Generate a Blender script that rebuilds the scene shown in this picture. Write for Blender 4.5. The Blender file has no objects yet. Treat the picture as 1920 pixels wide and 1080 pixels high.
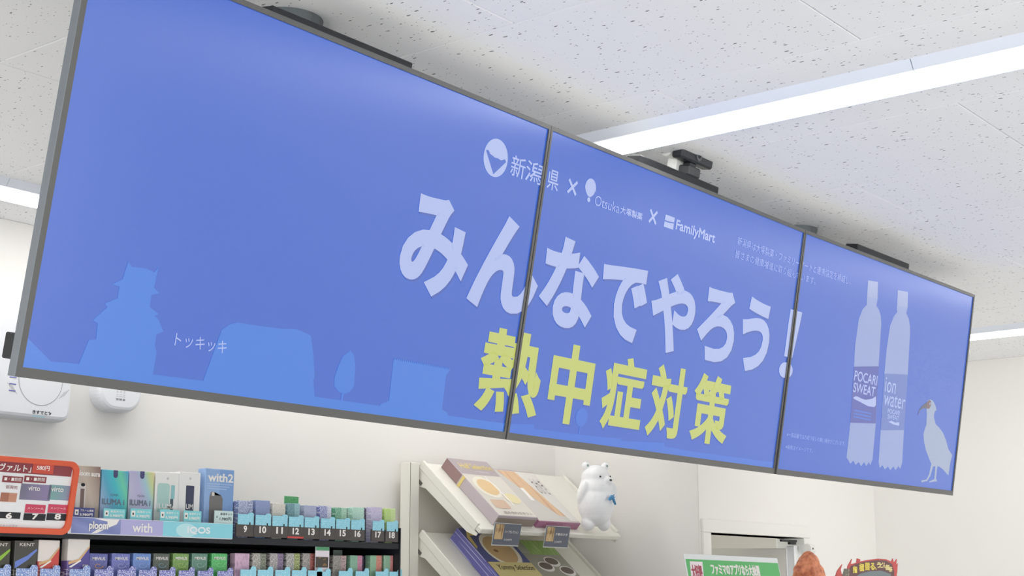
import bpy, bmesh, math, random
from mathutils import Vector, Matrix, noise
random.seed(7)
SC = bpy.context.scene
COL = SC.collection

# ------------------------------------------------------------------ camera, world, exposure
FPX = 2776.96
RR = ((0.619500862, -0.78499596, -0.000155496505),
      (0.157508224, 0.124495941, -0.979638668),
      (0.769031756, 0.606862507, 0.200768662))       # rows: image right, image down, view direction
CAM = Vector((0, 0, 1.7))
cd = bpy.data.cameras.new('camera'); co = bpy.data.objects.new('camera', cd); COL.objects.link(co)
cd.sensor_width = 36; cd.lens = 36 * FPX / 1920; cd.clip_start = 0.05
r_, d_, f_ = [Vector(v) for v in RR]
co.matrix_world = Matrix(((r_.x, -d_.x, -f_.x, CAM.x), (r_.y, -d_.y, -f_.y, CAM.y), (r_.z, -d_.z, -f_.z, CAM.z), (0, 0, 0, 1)))
SC.camera = co
wd = bpy.data.worlds.new('daylight'); SC.world = wd; wd.use_nodes = True
wd.node_tree.nodes['Background'].inputs[0].default_value = (0.975, 0.99, 1.0, 1)
wd.node_tree.nodes['Background'].inputs[1].default_value = 1.9      # daylight through the open shop front
SC.view_settings.view_transform = 'Standard'; SC.view_settings.look = 'None'
SC.view_settings.gamma = 1; SC.view_settings.use_curve_mapping = False
SC.view_settings.exposure = 0.18
LED = 8.5          # ceiling strips
SCR = 0.90         # screens
try:
    SC.cycles.use_denoising = True
    SC.cycles.max_bounces = 8
    SC.cycles.diffuse_bounces = 6
except Exception:
    pass

# ------------------------------------------------------------------ helpers
def lin(c):
    return tuple(((v / 255) / 12.92 if v / 255 <= 0.04045 else ((v / 255 + 0.055) / 1.055) ** 2.4) for v in c)

def at(px, py, y):
    """the point on the wall-parallel plane Y = y seen at a pixel"""
    a, b = (px - 960) / FPX, (py - 540) / FPX
    d = r_ * a + d_ * b + f_
    return CAM + d * ((y - CAM.y) / d.y)

MATS = {}
def mat(name, rgb, rough=0.5, spec=0.5, metal=0.0, emit=None, estr=1.0, alpha=None, trans=0.0, coat=0.0):
    if name in MATS: return MATS[name]
    m = bpy.data.materials.new(name); m.use_nodes = True
    b = m.node_tree.nodes['Principled BSDF']
    b.inputs['Base Color'].default_value = (*lin(rgb), 1)
    b.inputs['Roughness'].default_value = rough
    b.inputs['Specular IOR Level'].default_value = spec
    b.inputs['Metallic'].default_value = metal
    b.inputs['Transmission Weight'].default_value = trans
    b.inputs['Coat Weight'].default_value = coat
    if emit is not None:
        b.inputs['Emission Color'].default_value = (*lin(emit), 1)
        b.inputs['Emission Strength'].default_value = estr
    # a trace of surface grain keeps flat paint from looking synthetic
    if emit is None and trans == 0:
        nt = m.node_tree; n = nt.nodes.new('ShaderNodeTexNoise'); n.inputs['Scale'].default_value = 900
        g = nt.nodes.new('ShaderNodeNewGeometry'); nt.links.new(g.outputs['Position'], n.inputs['Vector'])
        bp = nt.nodes.new('ShaderNodeBump'); bp.inputs['Strength'].default_value = 0.02; bp.inputs['Distance'].default_value = 0.001
        nt.links.new(n.outputs['Fac'], bp.inputs['Height']); nt.links.new(bp.outputs['Normal'], b.inputs['Normal'])
    MATS[name] = m
    return m

def screen_mat(name, lin_rgb):
    """a lit LCD pixel field under its matt film: linear emission plus the film's soft reflection"""
    if name in MATS: return MATS[name]
    m = mat(name, (6, 6, 8), 0.22, 0.5, emit=(0, 0, 0))
    b = m.node_tree.nodes['Principled BSDF']
    b.inputs['IOR'].default_value = 1.85
    b.inputs['Sheen Weight'].default_value = 1.0; b.inputs['Sheen Roughness'].default_value = 0.3      # haze of the anti-glare film
    b.inputs['Emission Color'].default_value = (*lin_rgb, 1); b.inputs['Emission Strength'].default_value = SCR
    return m

def print_mat(name, c1, c2=None, split=0.5, axis='X', text=None, amt=0.0, sx=30, sz=26, zlo=0.0, zhi=1.0, rough=0.35, stops=None):
    """printed carton: two colour fields and rows of tiny print in generated coordinates"""
    if name in MATS: return MATS[name]
    m = bpy.data.materials.new(name); m.use_nodes = True; nt = m.node_tree
    b = nt.nodes['Principled BSDF']; b.inputs['Roughness'].default_value = rough
    tc = nt.nodes.new('ShaderNodeTexCoord'); sp = nt.nodes.new('ShaderNodeSeparateXYZ'); nt.links.new(tc.outputs['Generated'], sp.inputs[0])
    def math_(op, a, b_):
        n = nt.nodes.new('ShaderNodeMath'); n.operation = op
        for i, v in enumerate((a, b_)):
            if isinstance(v, (int, float)): n.inputs[i].default_value = v
            else: nt.links.new(v, n.inputs[i])
        return n.outputs[0]
    def mix(f, a, b_):
        n = nt.nodes.new('ShaderNodeMix'); n.data_type = 'RGBA'
        nt.links.new(f, n.inputs[0])
        for i, v in ((6, a), (7, b_)):
            if isinstance(v, tuple): n.inputs[i].default_value = (*lin(v), 1)
            else: nt.links.new(v, n.inputs[i])
        return n.outputs[2]
    if stops:
        rp = nt.nodes.new('ShaderNodeValToRGB')
        e = rp.color_ramp.elements
        e[0].position, e[0].color = stops[0][0], (*lin(stops[0][1]), 1)
        e[1].position, e[1].color = stops[-1][0], (*lin(stops[-1][1]), 1)
        for p, c in stops[1:-1]:
            k = e.new(p); k.color = (*lin(c), 1)
        s = math_('ADD', math_('MULTIPLY', sp.outputs['X'], 0.55), math_('MULTIPLY', sp.outputs['Z'], 0.45))
        nt.links.new(s, rp.inputs[0]); colr = rp.outputs[0]
    elif c2:
        colr = mix(math_('GREATER_THAN', sp.outputs[axis], split), c1, c2)
    else:
        colr = mix(math_('GREATER_THAN', sp.outputs['X'], 2.0), c1, c1)
    if text and amt > 0:
        mp = nt.nodes.new('ShaderNodeMapping'); mp.inputs['Scale'].default_value = (sx, 1, sz)
        nt.links.new(tc.outputs['Generated'], mp.inputs[0])
        ns = nt.nodes.new('ShaderNodeTexNoise'); ns.inputs['Scale'].default_value = 1; ns.inputs['Detail'].default_value = 1
        nt.links.new(mp.outputs[0], ns.inputs['Vector'])
        t = math_('GREATER_THAN', ns.outputs['Fac'], 0.62 - amt * 0.25)
        t = math_('MULTIPLY', t, math_('GREATER_THAN', sp.outputs['Z'], zlo))
        t = math_('MULTIPLY', t, math_('LESS_THAN', sp.outputs['Z'], zhi))
        colr = mix(math_('MULTIPLY', t, 0.8), colr, text)
    nt.links.new(colr, b.inputs['Base Color'])
    MATS[name] = m
    return m

def link(o, parent=None):
    COL.objects.link(o)
    if parent is not None: o.parent = parent
    return o

def obj(name, bm, material, parent=None, smooth=False):
    me = bpy.data.meshes.new(name)
    bmesh.ops.recalc_face_normals(bm, faces=bm.faces[:])
    bm.to_mesh(me); bm.free()
    if smooth:
        for p in me.polygons: p.use_smooth = True
    if material: me.materials.append(material)
    return link(bpy.data.objects.new(name, me), parent)

def tag(o, label, cat, group=None):
    o['label'] = label; o['category'] = cat
    if group: o['group'] = group
    return o

def struct(o):
    o['kind'] = 'structure'; return o

def empty(name, loc=(0, 0, 0), mtx=None):
    o = bpy.data.objects.new(name, None); o.empty_display_size = 0.05; link(o)
    if mtx is not None: o.matrix_world = mtx
    else: o.location = loc
    return o

def add_box(bm, x0, x1, y0, y1, z0, z1, bev=0.0):
    t = bmesh.new()
    vs = [t.verts.new((x, y, z)) for x in (x0, x1) for y in (y0, y1) for z in (z0, z1)]
    for f in ((0, 1, 3, 2), (4, 6, 7, 5), (0, 4, 5, 1), (2, 3, 7, 6), (0, 2, 6, 4), (1, 5, 7, 3)):
        t.faces.new([vs[i] for i in f])
    bmesh.ops.recalc_face_normals(t, faces=t.faces[:])
    if bev > 0:
        bmesh.ops.bevel(t, geom=t.edges[:], offset=bev, segments=1, affect='EDGES')
    me = bpy.data.meshes.new('tmp'); t.to_mesh(me); t.free(); bm.from_mesh(me); bpy.data.meshes.remove(me)

def bx(*a, bev=0.0):
    bm = bmesh.new(); add_box(bm, *a, bev=bev); return bm

def add_prism(bm, pts, o, ex, ey, n, thick):
    """polygon given in the (ex, ey) plane, extruded along n"""
    o, ex, ey, n = Vector(o), Vector(ex), Vector(ey), Vector(n)
    a = [bm.verts.new(o + ex * u + ey * v) for u, v in pts]
    b = [bm.verts.new(o + ex * u + ey * v + n * thick) for u, v in pts]
    bm.faces.new(a); bm.faces.new(b[::-1])
    k = len(pts)
    for i in range(k):
        bm.faces.new((a[i], a[(i + 1) % k], b[(i + 1) % k], b[i]))

def prism(pts, o, ex, ey, n, thick):
    bm = bmesh.new(); add_prism(bm, pts, o, ex, ey, n, thick); return bm

def add_cyl(bm, p0, p1, r0, r1=None, seg=20):
    r1 = r0 if r1 is None else r1
    p0, p1 = Vector(p0), Vector(p1); d = p1 - p0
    q = d.to_track_quat('Z', 'Y').to_matrix().to_4x4()
    bmesh.ops.create_cone(bm, cap_ends=True, segments=seg, radius1=r0, radius2=r1, depth=d.length,
                          matrix=Matrix.Translation((p0 + p1) / 2) @ q)

def cyl(*a, **k):
    bm = bmesh.new(); add_cyl(bm, *a, **k); return bm

def flat(pts, o, ex, ey):
    bm = bmesh.new(); o, ex, ey = Vector(o), Vector(ex), Vector(ey)
    bm.faces.new([bm.verts.new(o + ex * u + ey * v) for u, v in pts])
    bmesh.ops.triangulate(bm, faces=bm.faces[:]); return bm

def rect(u0, v0, u1, v1):
    return [(u0, v0), (u1, v0), (u1, v1), (u0, v1)]

def rrect(u0, v0, u1, v1, r, seg=5):
    out = []
    for cx, cy, a in ((u1 - r, v1 - r, 0), (u0 + r, v1 - r, 90), (u0 + r, v0 + r, 180), (u1 - r, v0 + r, 270)):
        for i in range(seg + 1):
            t = math.radians(a + 90 * i / seg); out.append((cx + r * math.cos(t), cy + r * math.sin(t)))
    return out

def ell(cx, cy, rx, ry, n=28):
    return [(cx + rx * math.cos(2 * math.pi * i / n), cy + ry * math.sin(2 * math.pi * i / n)) for i in range(n)]

TXT = {}
def text_geo(s, off):
    k = (s, off)
    if k not in TXT:
        c = bpy.data.curves.new('t', 'FONT'); c.body = s; c.offset = off; c.resolution_u = 5
        o = bpy.data.objects.new('t', c); COL.objects.link(o)
        dg = bpy.context.evaluated_depsgraph_get(); dg.update()
        m = o.evaluated_get(dg).to_mesh()
        vs = [(v.co.x, v.co.y) for v in m.vertices]; fs = [tuple(p.vertices) for p in m.polygons]
        xs = [v[0] for v in vs]; ys = [v[1] for v in vs]
        o.evaluated_get(dg).to_mesh_clear()
        bpy.data.objects.remove(o); bpy.data.curves.remove(c)
        TXT[k] = (vs, fs, min(xs), max(xs), min(ys), max(ys))
    return TXT[k]

def letters(s, parent, box, material, o=(0, 0, 0), ex=(1, 0, 0), ey=(0, 0, 1), off=0.0, clip=None, name='lettering', shear=0.0, bold=0.0):
    """flat print of a string fitted into box = (u0, v0, u1, v1) on the plane o + ex*u + ey*v"""
    vs, fs, x0, x1, y0, y1 = text_geo(s, off)
    o, ex, ey = Vector(o), Vector(ex), Vector(ey); u0, v0, u1, v1 = box
    bm = bmesh.new()
    g = bold * (v1 - v0); P = []
    for x, y in vs:
        a, b = (x - x0) / (x1 - x0), (y - y0) / (y1 - y0)
        P.append(bm.verts.new((u0 + g + a * (u1 - u0 - 2 * g) + shear * b * (v1 - v0), v0 + g + b * (v1 - v0 - 2 * g), 0)))
    for f in fs:
        try: bm.faces.new([P[i] for i in f])
        except ValueError: pass
    if bold:
        # heavier strokes: a mitred band of width g along every outline edge
        nrm = {}; rim = []
        for e in bm.edges:
            if len(e.link_faces) != 1: continue
            p, q = e.verts[0].co, e.verts[1].co
            n = Vector((q.y - p.y, p.x - q.x, 0))
            if n.length < 1e-9: continue
            n.normalize()
            if n.dot(e.link_faces[0].calc_center_median() - p) > 0: n = -n
            rim.append((e.verts[0], e.verts[1]))
            for v in e.verts: nrm.setdefault(v, []).append(n)
        out = {}
        for v, ns in nrm.items():
            m = ns[0] + ns[-1]; d = 1 + ns[0].dot(ns[-1])
            m = m / max(d, 0.35) if len(ns) > 1 else ns[0]
            out[v] = bm.verts.new(v.co + m * g + Vector((0, 0, 0.00002)))
        dup = {v: bm.verts.new(v.co + Vector((0, 0, 0.00002))) for v in nrm}
        for a, b in rim:
            try: bm.faces.new((dup[a], dup[b], out[b], out[a]))
            except ValueError: pass
    if clip:
        for c, nn in ((clip[0], -1), (clip[1], 1)):
            bmesh.ops.bisect_plane(bm, geom=bm.verts[:] + bm.edges[:] + bm.faces[:], plane_co=(c, 0, 0), plane_no=(nn, 0, 0), clear_outer=True)
    for v in bm.verts:
        v.co = o + ex * v.co.x + ey * v.co.y + ex.cross(ey) * v.co.z
    me = bpy.data.meshes.new(name); bm.to_mesh(me); bm.free()
    if not me.polygons: return None
    me.materials.append(material)
    return link(bpy.data.objects.new(name, me), parent)

# ------------------------------------------------------------------ setting materials
wall_m = mat('wall_paint', (243, 241, 237), 0.7, 0.2)
dark_gap = mat('ceiling_backing', (150, 150, 150), 0.9, 0.1)
white_metal = mat('white_enamel', (240, 240, 236), 0.35, 0.5)
lamp_body = mat('lamp_body_white', (232, 238, 248), 0.4, 0.4)
led_m = mat('led_diffuser', (255, 255, 255), 0.5, 0.2, emit=(255, 253, 250), estr=LED)

def ceiling_mat():
    m = bpy.data.materials.new('fissured_tile'); m.use_nodes = True; nt = m.node_tree
    b = nt.nodes['Principled BSDF']; b.inputs['Roughness'].default_value = 0.9; b.inputs['Specular IOR Level'].default_value = 0.1
    g = nt.nodes.new('ShaderNodeNewGeometry')
    ns = nt.nodes.new('ShaderNodeTexNoise'); ns.inputs['Scale'].default_value = 60
    nt.links.new(g.outputs['Position'], ns.inputs['Vector'])
    wob = nt.nodes.new('ShaderNodeMixRGB'); wob.blend_type = 'ADD'; wob.inputs[0].default_value = 0.006
    nt.links.new(g.outputs['Position'], wob.inputs[1]); nt.links.new(ns.outputs['Color'], wob.inputs[2])
    facs = []
    for sc, rot, th in (((84, 36, 1), 0.5, 0.15), ((130, 66, 1), -0.35, 0.13)):
        mp = nt.nodes.new('ShaderNodeMapping'); mp.inputs['Scale'].default_value = sc; mp.inputs['Rotation'].default_value = (0, 0, rot)
        nt.links.new(wob.outputs[0], mp.inputs[0])
        v = nt.nodes.new('ShaderNodeTexVoronoi'); v.voronoi_dimensions = '2D'; v.inputs['Scale'].default_value = 1
        nt.links.new(mp.outputs[0], v.inputs['Vector'])
        sp = nt.nodes.new('ShaderNodeSeparateColor'); nt.links.new(v.outputs['Color'], sp.inputs[0])
        r = nt.nodes.new('ShaderNodeMath'); r.operation = 'POWER'; nt.links.new(sp.outputs[0], r.inputs[0]); r.inputs[1].default_value = 8
        t = nt.nodes.new('ShaderNodeMath'); t.operation = 'MULTIPLY'; nt.links.new(r.outputs[0], t.inputs[0]); t.inputs[1].default_value = th * 1.25
        l = nt.nodes.new('ShaderNodeMath'); l.operation = 'LESS_THAN'; nt.links.new(v.outputs['Distance'], l.inputs[0]); nt.links.new(t.outputs[0], l.inputs[1])
        facs.append(l)
    mx = nt.nodes.new('ShaderNodeMath'); mx.operation = 'MAXIMUM'
    nt.links.new(facs[0].outputs[0], mx.inputs[0]); nt.links.new(facs[1].outputs[0], mx.inputs[1])
    cm = nt.nodes.new('ShaderNodeMix'); cm.data_type = 'RGBA'
    cm.inputs[6].default_value = (*lin((243, 244, 246)), 1); cm.inputs[7].default_value = (*lin((120, 120, 118)), 1)
    nt.links.new(mx.outputs[0], cm.inputs[0]); nt.links.new(cm.outputs[2], b.inputs['Base Color'])
    return m
tile_m = ceiling_mat()

def floor_mat():
    m = bpy.data.materials.new('floor_tile'); m.use_nodes = True; nt = m.node_tree
    b = nt.nodes['Principled BSDF']; b.inputs['Roughness'].default_value = 0.25
    g = nt.nodes.new('ShaderNodeNewGeometry'); br = nt.nodes.new('ShaderNodeTexBrick')
    br.offset = 0; br.inputs['Scale'].default_value = 1; br.inputs['Brick Width'].default_value = 0.45; br.inputs['Row Height'].default_value = 0.45
    br.inputs['Mortar Size'].default_value = 0.003
    br.inputs['Color1'].default_value = (*lin((244, 242, 238)), 1); br.inputs['Color2'].default_value = (*lin((241, 239, 234)), 1); br.inputs['Mortar'].default_value = (*lin((150, 148, 142)), 1)
    nt.links.new(g.outputs['Position'], br.inputs['Vector']); nt.links.new(br.outputs['Color'], b.inputs['Base Color'])
    return m

# ------------------------------------------------------------------ room shell
CZ = 2.70
XR, YB, YD = 6.36, 3.53, 2.92              # right wall, wall behind the counter, wall with the door
struct(obj('floor', bx(-4, XR + 2, -6, YB + 0.1, -0.1, 0), floor_mat()))
struct(obj('wall_back', bx(-4, 4.80, YB, YB + 0.12, 0, CZ), wall_m))
bm = bmesh.new(); add_prism(bm, [(4.751, YB), (4.825, YD), (4.95, YD + 0.12), (4.95, YB)], (0, 0, 0), (1, 0, 0), (0, 1, 0), (0, 0, 1), CZ)
struct(obj('wall_corner', bm, wall_m))
DX0, DX1, DZ = 4.884, 5.655, 1.918          # door opening
bm = bmesh.new()
add_box(bm, 4.83, DX0, YD, YD + 0.11, 0, CZ); add_box(bm, DX1, XR + 0.1, YD, YD + 0.11, 0, CZ); add_box(bm, DX0, DX1, YD, YD + 0.11, DZ, CZ)
struct(obj('wall_rear', bm, wall_m))
struct(obj('wall_right', bx(XR, XR + 0.12, -6, YD, 0, CZ), wall_m))
struct(obj('wall_storeroom', bx(4.96, 8.3, 5.0, 5.1, 0, CZ), mat('storeroom_paint', (205, 202, 192), 0.8, 0.2)))
struct(obj('wall_storeroom_side', bx(8.3, 8.4, YD, 5.1, 0, CZ), MATS['storeroom_paint']))
ceil = struct(obj('ceiling', bx(-4, XR + 2, -6, 5.1, CZ + 0.012, CZ + 0.05), dark_gap))
# tiles: rows along Y, half-bond
ROWS, ROWP, TL = 1.515 - 0.461 * 3, 0.461, 0.905
tile_me = None
for r in range(-4, 14):
    x0 = ROWS + r * ROWP
    ph = 1.10 if r % 2 == 0 else 1.553
    for k in range(-5, 4):
        y0 = ph + (k - 1) * TL
        y1 = y0 + TL
        ymax = YB if x0 < 4.6 else YD
        if y0 > ymax - 0.02: continue
        if r in (-4, -3, -2) and k < -3: continue
        if tile_me is None and y1 < ymax and x0 + ROWP < XR:
            b_ = bx(0.0008, ROWP - 0.0008, 0.0008, TL - 0.0008, 0, 0.012, bev=0.0015)
            t = obj('tile', b_, tile_m, ceil); tile_me = t.data; t.location = (x0, y0, CZ); continue
        full = y1 <= ymax and x0 + ROWP <= XR
        if full and tile_me:
            t = link(bpy.data.objects.new('tile', tile_me), ceil); t.location = (x0, y0, CZ)
        elif x0 < XR - 0.02:
            obj('tile', bx(x0 + 0.0008, min(x0 + ROWP, XR) - 0.0008, y0 + 0.0008, min(y1, ymax) - 0.0008, CZ, CZ + 0.012, bev=0.0015), tile_m, ceil)

# ------------------------------------------------------------------ ceiling lights
def strip(label, along, c, a0, a1, near):
    """surface strip light; c = near edge across, near = +1 when the far edge has the larger coordinate"""
    w = 0.155
    t = empty('ceiling_light', ((c + near * w / 2) if along == 'Y' else (a0 + a1) / 2, (a0 + a1) / 2 if along == 'Y' else c + near * w / 2, CZ))
    tag(t, label, 'ceiling light', 'strip lights on the ceiling')
    prof = [(-w / 2, 0), (-w / 2 + 0.014, -0.020), (w / 2 - 0.014, -0.020), (w / 2, 0)]
    dif = [(-0.045, -0.0205), (-0.040, -0.026), (-0.028, -0.030), (0.028, -0.030), (0.040, -0.026), (0.045, -0.0205)]
    L = (a1 - a0) / 2 - 0.001
    ex, n = ((near, 0, 0), (0, 1, 0)) if along == 'Y' else ((0, near, 0), (1, 0, 0))
    o = Vector(n) * -L
    obj('lamp_body', prism(prof, o, ex, (0, 0, 1), n, 2 * L), lamp_body, t)
    obj('diffuser', prism(dif, o, ex, (0, 0, 1), n, 2 * L), led_m, t)
    return t
FL = 1.25
for i in range(-3, 1):
    a = 1.068 + i * FL
    nm = {0: 'white strip light running from above the middle display to the joint', -1: 'bright strip light crossing the upper right ceiling, right of the joint'}.get(i, 'strip light in the middle row beyond the right edge, %s after the joint' % {-2: 'second', -3: 'third'}.get(i, ''))
    strip(nm, 'Y', 2.583, a, a + FL, 1)
for i in range(-4, 1):
    a = 1.25 + i * FL
    strip({0: 'far strip light just right of the right display edge'}.get(i, 'far row strip light beyond the right edge, %s from the display' % {-1: 'second', -2: 'third', -3: 'fourth', -4: 'fifth'}.get(i, '')), 'Y', 5.545, a, a + FL, 1)
for i in range(3):
    a = 0.75 + i * FL
    strip(['strip light along the back wall, left of the left display', 'strip light along the back wall hidden behind left display', 'strip light along the back wall hidden behind middle display'][i], 'X', 3.155, a, a + FL, 1)
for i in range(-4, 2):  # unseen row added for its light on the room and screens
    strip('added strip light in an unseen row behind the camera, %s from the back wall' % ['sixth', 'fifth', 'fourth', 'third', 'second', 'first'][i + 4], 'Y', -0.45, 0.4 + i * FL, 0.4 + (i + 1) * FL, 1)

t = strip('added dim strip light, unseen inside the storeroom behind the door', 'X', 4.2, 5.6, 6.8, 1)  # unseen lamp added to brighten the closed storeroom
t.children[1].data.materials[0] = mat('led_storeroom_fill', (255, 255, 255), 0.5, 0.2, emit=(255, 250, 240), estr=3.0)
# ------------------------------------------------------------------ hanging displays
W, H = 1.11, 0.6347
THETA = 0.668074838
TAU = (-0.186964757, -0.183685960, -0.178213208)
YAW = (-0.006899, -0.0072085, 0.0167157)
TL0 = Vector((1.179, 1.696, 2.6176))
frame_m = mat('charcoal_bezel', (84, 84, 82), 0.32, 0.6)
side_m = mat('grey_side_metal', (128, 134, 142), 0.35, 0.6, metal=0.6)
black_m = mat('black_plastic', (30, 32, 36), 0.5, 0.4)
s_blue = screen_mat('screen_blue', (0.014, 0.093, 0.51))
s_sil = screen_mat('screen_silhouette_blue', (0.022, 0.160, 0.62))
s_white = screen_mat('screen_white', (0.355, 0.43, 0.73))
s_yel = screen_mat('screen_yellow', (0.46, 0.51, 0.11))
s_shadow = screen_mat('screen_letter_shadow', (0.022, 0.075, 0.4))
s_lab1 = screen_mat('screen_label_blue', (0.036, 0.06, 0.36))
s_lab2 = screen_mat('screen_label_pale_blue', (0.08, 0.15, 0.47))
s_ibis = screen_mat('screen_ibis_white', (0.265, 0.335, 0.5))
s_beak = screen_mat('screen_ibis_grey', (0.06, 0.06, 0.1))
s_face = screen_mat('screen_ibis_face', (0.12, 0.05, 0.07))
s_bottle = screen_mat('screen_bottle', (0.225, 0.295, 0.57))

def panel_matrix(i):
    o = TL0.copy()
    for k in range(i):
        t = YAW[k]
        o += Vector((math.cos(t), -math.sin(t), 0)) * W
    t = YAW[i]
    u = Vector((math.cos(t), -math.sin(t), 0))
    nr = Vector((-math.sin(t), -math.cos(t), 0))
    dn = Vector((0, 0, -1)) * math.cos(TAU[i]) + nr * math.sin(TAU[i])
    up = -dn; n = u.cross(up)
    return Matrix(((u.x, up.x, n.x, o.x), (u.y, up.y, n.y, o.y), (u.z, up.z, n.z, o.z), (0, 0, 0, 1)))

PANELS, SCREENS = [], []
names = ['left display of the hanging signage, charcoal frame, pale castle silhouettes on blue',
         'middle display of the hanging signage, row of sponsor logos above large lettering',
         'right display of the hanging signage showing two bottles and a white ibis']
BZ = [(0.011, 0.0065), (0.0065, 0.0065), (0.0065, 0.008)]
BT, BB = 0.009, 0.0145
for i in range(3):
    p = empty('signage_display', mtx=panel_matrix(i)); tag(p, names[i], 'display', 'hanging signage displays')
    bl, br = BZ[i]
    # four mitred bezel bars, each its own bar of the frame
    g = 0.0008
    for q in ([(g, 0), (W - g, 0), (W - br, -BT), (bl, -BT)], [(g, -H), (bl, -H + BB), (W - br, -H + BB), (W - g, -H)],
              [(g, 0), (bl, -BT), (bl, -H + BB), (g, -H)], [(W - g, 0), (W - g, -H), (W - br, -H + BB), (W - br, -BT)]):
        obj('bezel', prism(q, (0, 0, -0.017), (1, 0, 0), (0, 1, 0), (0, 0, 1), 0.0165), frame_m, p)
    if i == 0:
        obj('side_panel', bx(0.0, 0.0008, -H, 0, -0.0172, 0.0), side_m, p)
    obj('housing', bx(0.02, W - 0.02, -H + 0.02, -0.02, -0.030, -0.0172, bev=0.003), black_m, p)
    s = obj('screen', bx(bl - 0.001, W - br + 0.001, -H + BB - 0.001, -BT + 0.001, -0.010, -0.0035), s_blue, p)
    PANELS.append(p); SCREENS.append(s)
    mx = (0.385, 0.375, 0.36)[i]
    k = 0.011
    obj('mount_bracket', bx(mx - 0.01, mx + (0.335, 0.335, 0.325)[i], -0.10, (0.020, 0.026, 0.026)[i], -0.068, -0.0305, bev=0.002), black_m, p)
ZS = -0.0035
def on_screen(i, pts, m, name, lift):
    """flat artwork on screen i; pts (u, v) in board metres, v downwards"""
    q = [(u - W * i, -v) for u, v in pts]
    return obj(name, flat(q, (0, 0, ZS + lift), (1, 0, 0), (0, 1, 0)), m, SCREENS[i])
def scr_text(s, u0, v0, u1, v1, m, off=0.0, lift=0.0008, shear=0.0, shadow=None, bold=0.0):
    for i in range(3):
        a, b = BZ[i][0], W - BZ[i][1]
        if u1 < W * i or u0 > W * (i + 1): continue
        if shadow:
            letters(s, SCREENS[i], (u0 - W * i + 0.0035, -v1 - 0.0035, u1 - W * i + 0.0035, -v0 - 0.0035), shadow, (0, 0, ZS + lift - 0.0002), (1, 0, 0), (0, 1, 0), off, (a, b), shear=shear, name='letter_shadow', bold=bold)
        letters(s, SCREENS[i], (u0 - W * i, -v1, u1 - W * i, -v0), m, (0, 0, ZS + lift), (1, 0, 0), (0, 1, 0), off, (a, b), shear=shear, bold=bold)

# skyline of the left screen
castle = [(0.158, 0.445), (0.166, 0.451), (0.193, 0.449), (0.212, 0.452), (0.218, 0.443), (0.216, 0.475), (0.228, 0.482), (0.214, 0.486), (0.214, 0.505), (0.233, 0.513), (0.226, 0.517), (0.235, 0.522), (0.247, 0.538), (0.235, 0.544), (0.236, 0.562), (0.241, 0.57), (0.241, 0.61), (0.102, 0.61), (0.113, 0.568), (0.125, 0.566), (0.123, 0.542), (0.114, 0.539), (0.127, 0.525), (0.135, 0.517), (0.13, 0.512), (0.15, 0.501), (0.15, 0.483), (0.137, 0.482), (0.153, 0.472)]
castle = [(u if u < 0.195 else u - 0.004, v) for u, v in castle]
on_screen(0, castle, s_sil, 'castle_silhouette', 0.0004)
on_screen(0, [(0.011, 0.578), (0.056, 0.607), (0.102, 0.605), (0.241, 0.605), (0.335, 0.604), (1.1033, 0.604), (1.1033, 0.6202), (0.011, 0.6202)], s_sil, 'ground_silhouette', 0.0003)
on_screen(0, [(0.335, 0.606), (0.356, 0.52), (0.370, 0.509), (0.385, 0.504), (0.43, 0.503), (0.479, 0.501), (0.513, 0.497), (0.541, 0.501), (0.549, 0.503), (0.561, 0.532), (0.566, 0.548), (0.571, 0.564), (0.573, 0.572), (0.571, 0.577), (0.581, 0.606)], s_sil, 'stone_wall_silhouette', 0.0004)
teeth = []
for k in range(30):
    u = 0.759 + 0.155 * k / 29
    teeth += [(u, 0.514), (u + 0.0026, 0.519)]
on_screen(0, [(0.742, 0.606), (0.744, 0.6), (0.764, 0.593)] + teeth + [(0.908, 0.53), (0.911, 0.594), (0.928, 0.599), (0.931, 0.606)], s_sil, 'hall_silhouette', 0.0004)
on_screen(0, [(0.647, 0.516), (0.658, 0.523), (0.666, 0.542), (0.67, 0.576), (0.663, 0.586), (0.65, 0.592), (0.635, 0.59), (0.622, 0.581), (0.62, 0.565), (0.625, 0.545), (0.632, 0.528)], s_sil, 'tree_silhouette', 0.0004)
on_screen(0, rect(0.6435, 0.591, 0.648, 0.608), s_sil, 'trunk_silhouette', 0.0004)
s_sil2 = screen_mat('screen_silhouette_faint', (0.02, 0.13, 0.59))
on_screen(1, [(1.1165, 0.603), (1.195, 0.597), (1.198, 0.606), (1.40, 0.604), (1.512, 0.601), (1.515, 0.606), (1.688, 0.596), (1.69, 0.604), (1.808, 0.607), (2.2135, 0.605), (2.2135, 0.6202), (1.1165, 0.6202)], s_sil2, 'ground_silhouette', 0.0003)
on_screen(1, ell(1.355, 0.568, 0.021, 0.020), s_sil2, 'tree_silhouette', 0.0004)
on_screen(1, rect(1.352, 0.586, 1.356, 0.606), s_sil2, 'trunk_silhouette', 0.0004)
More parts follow.
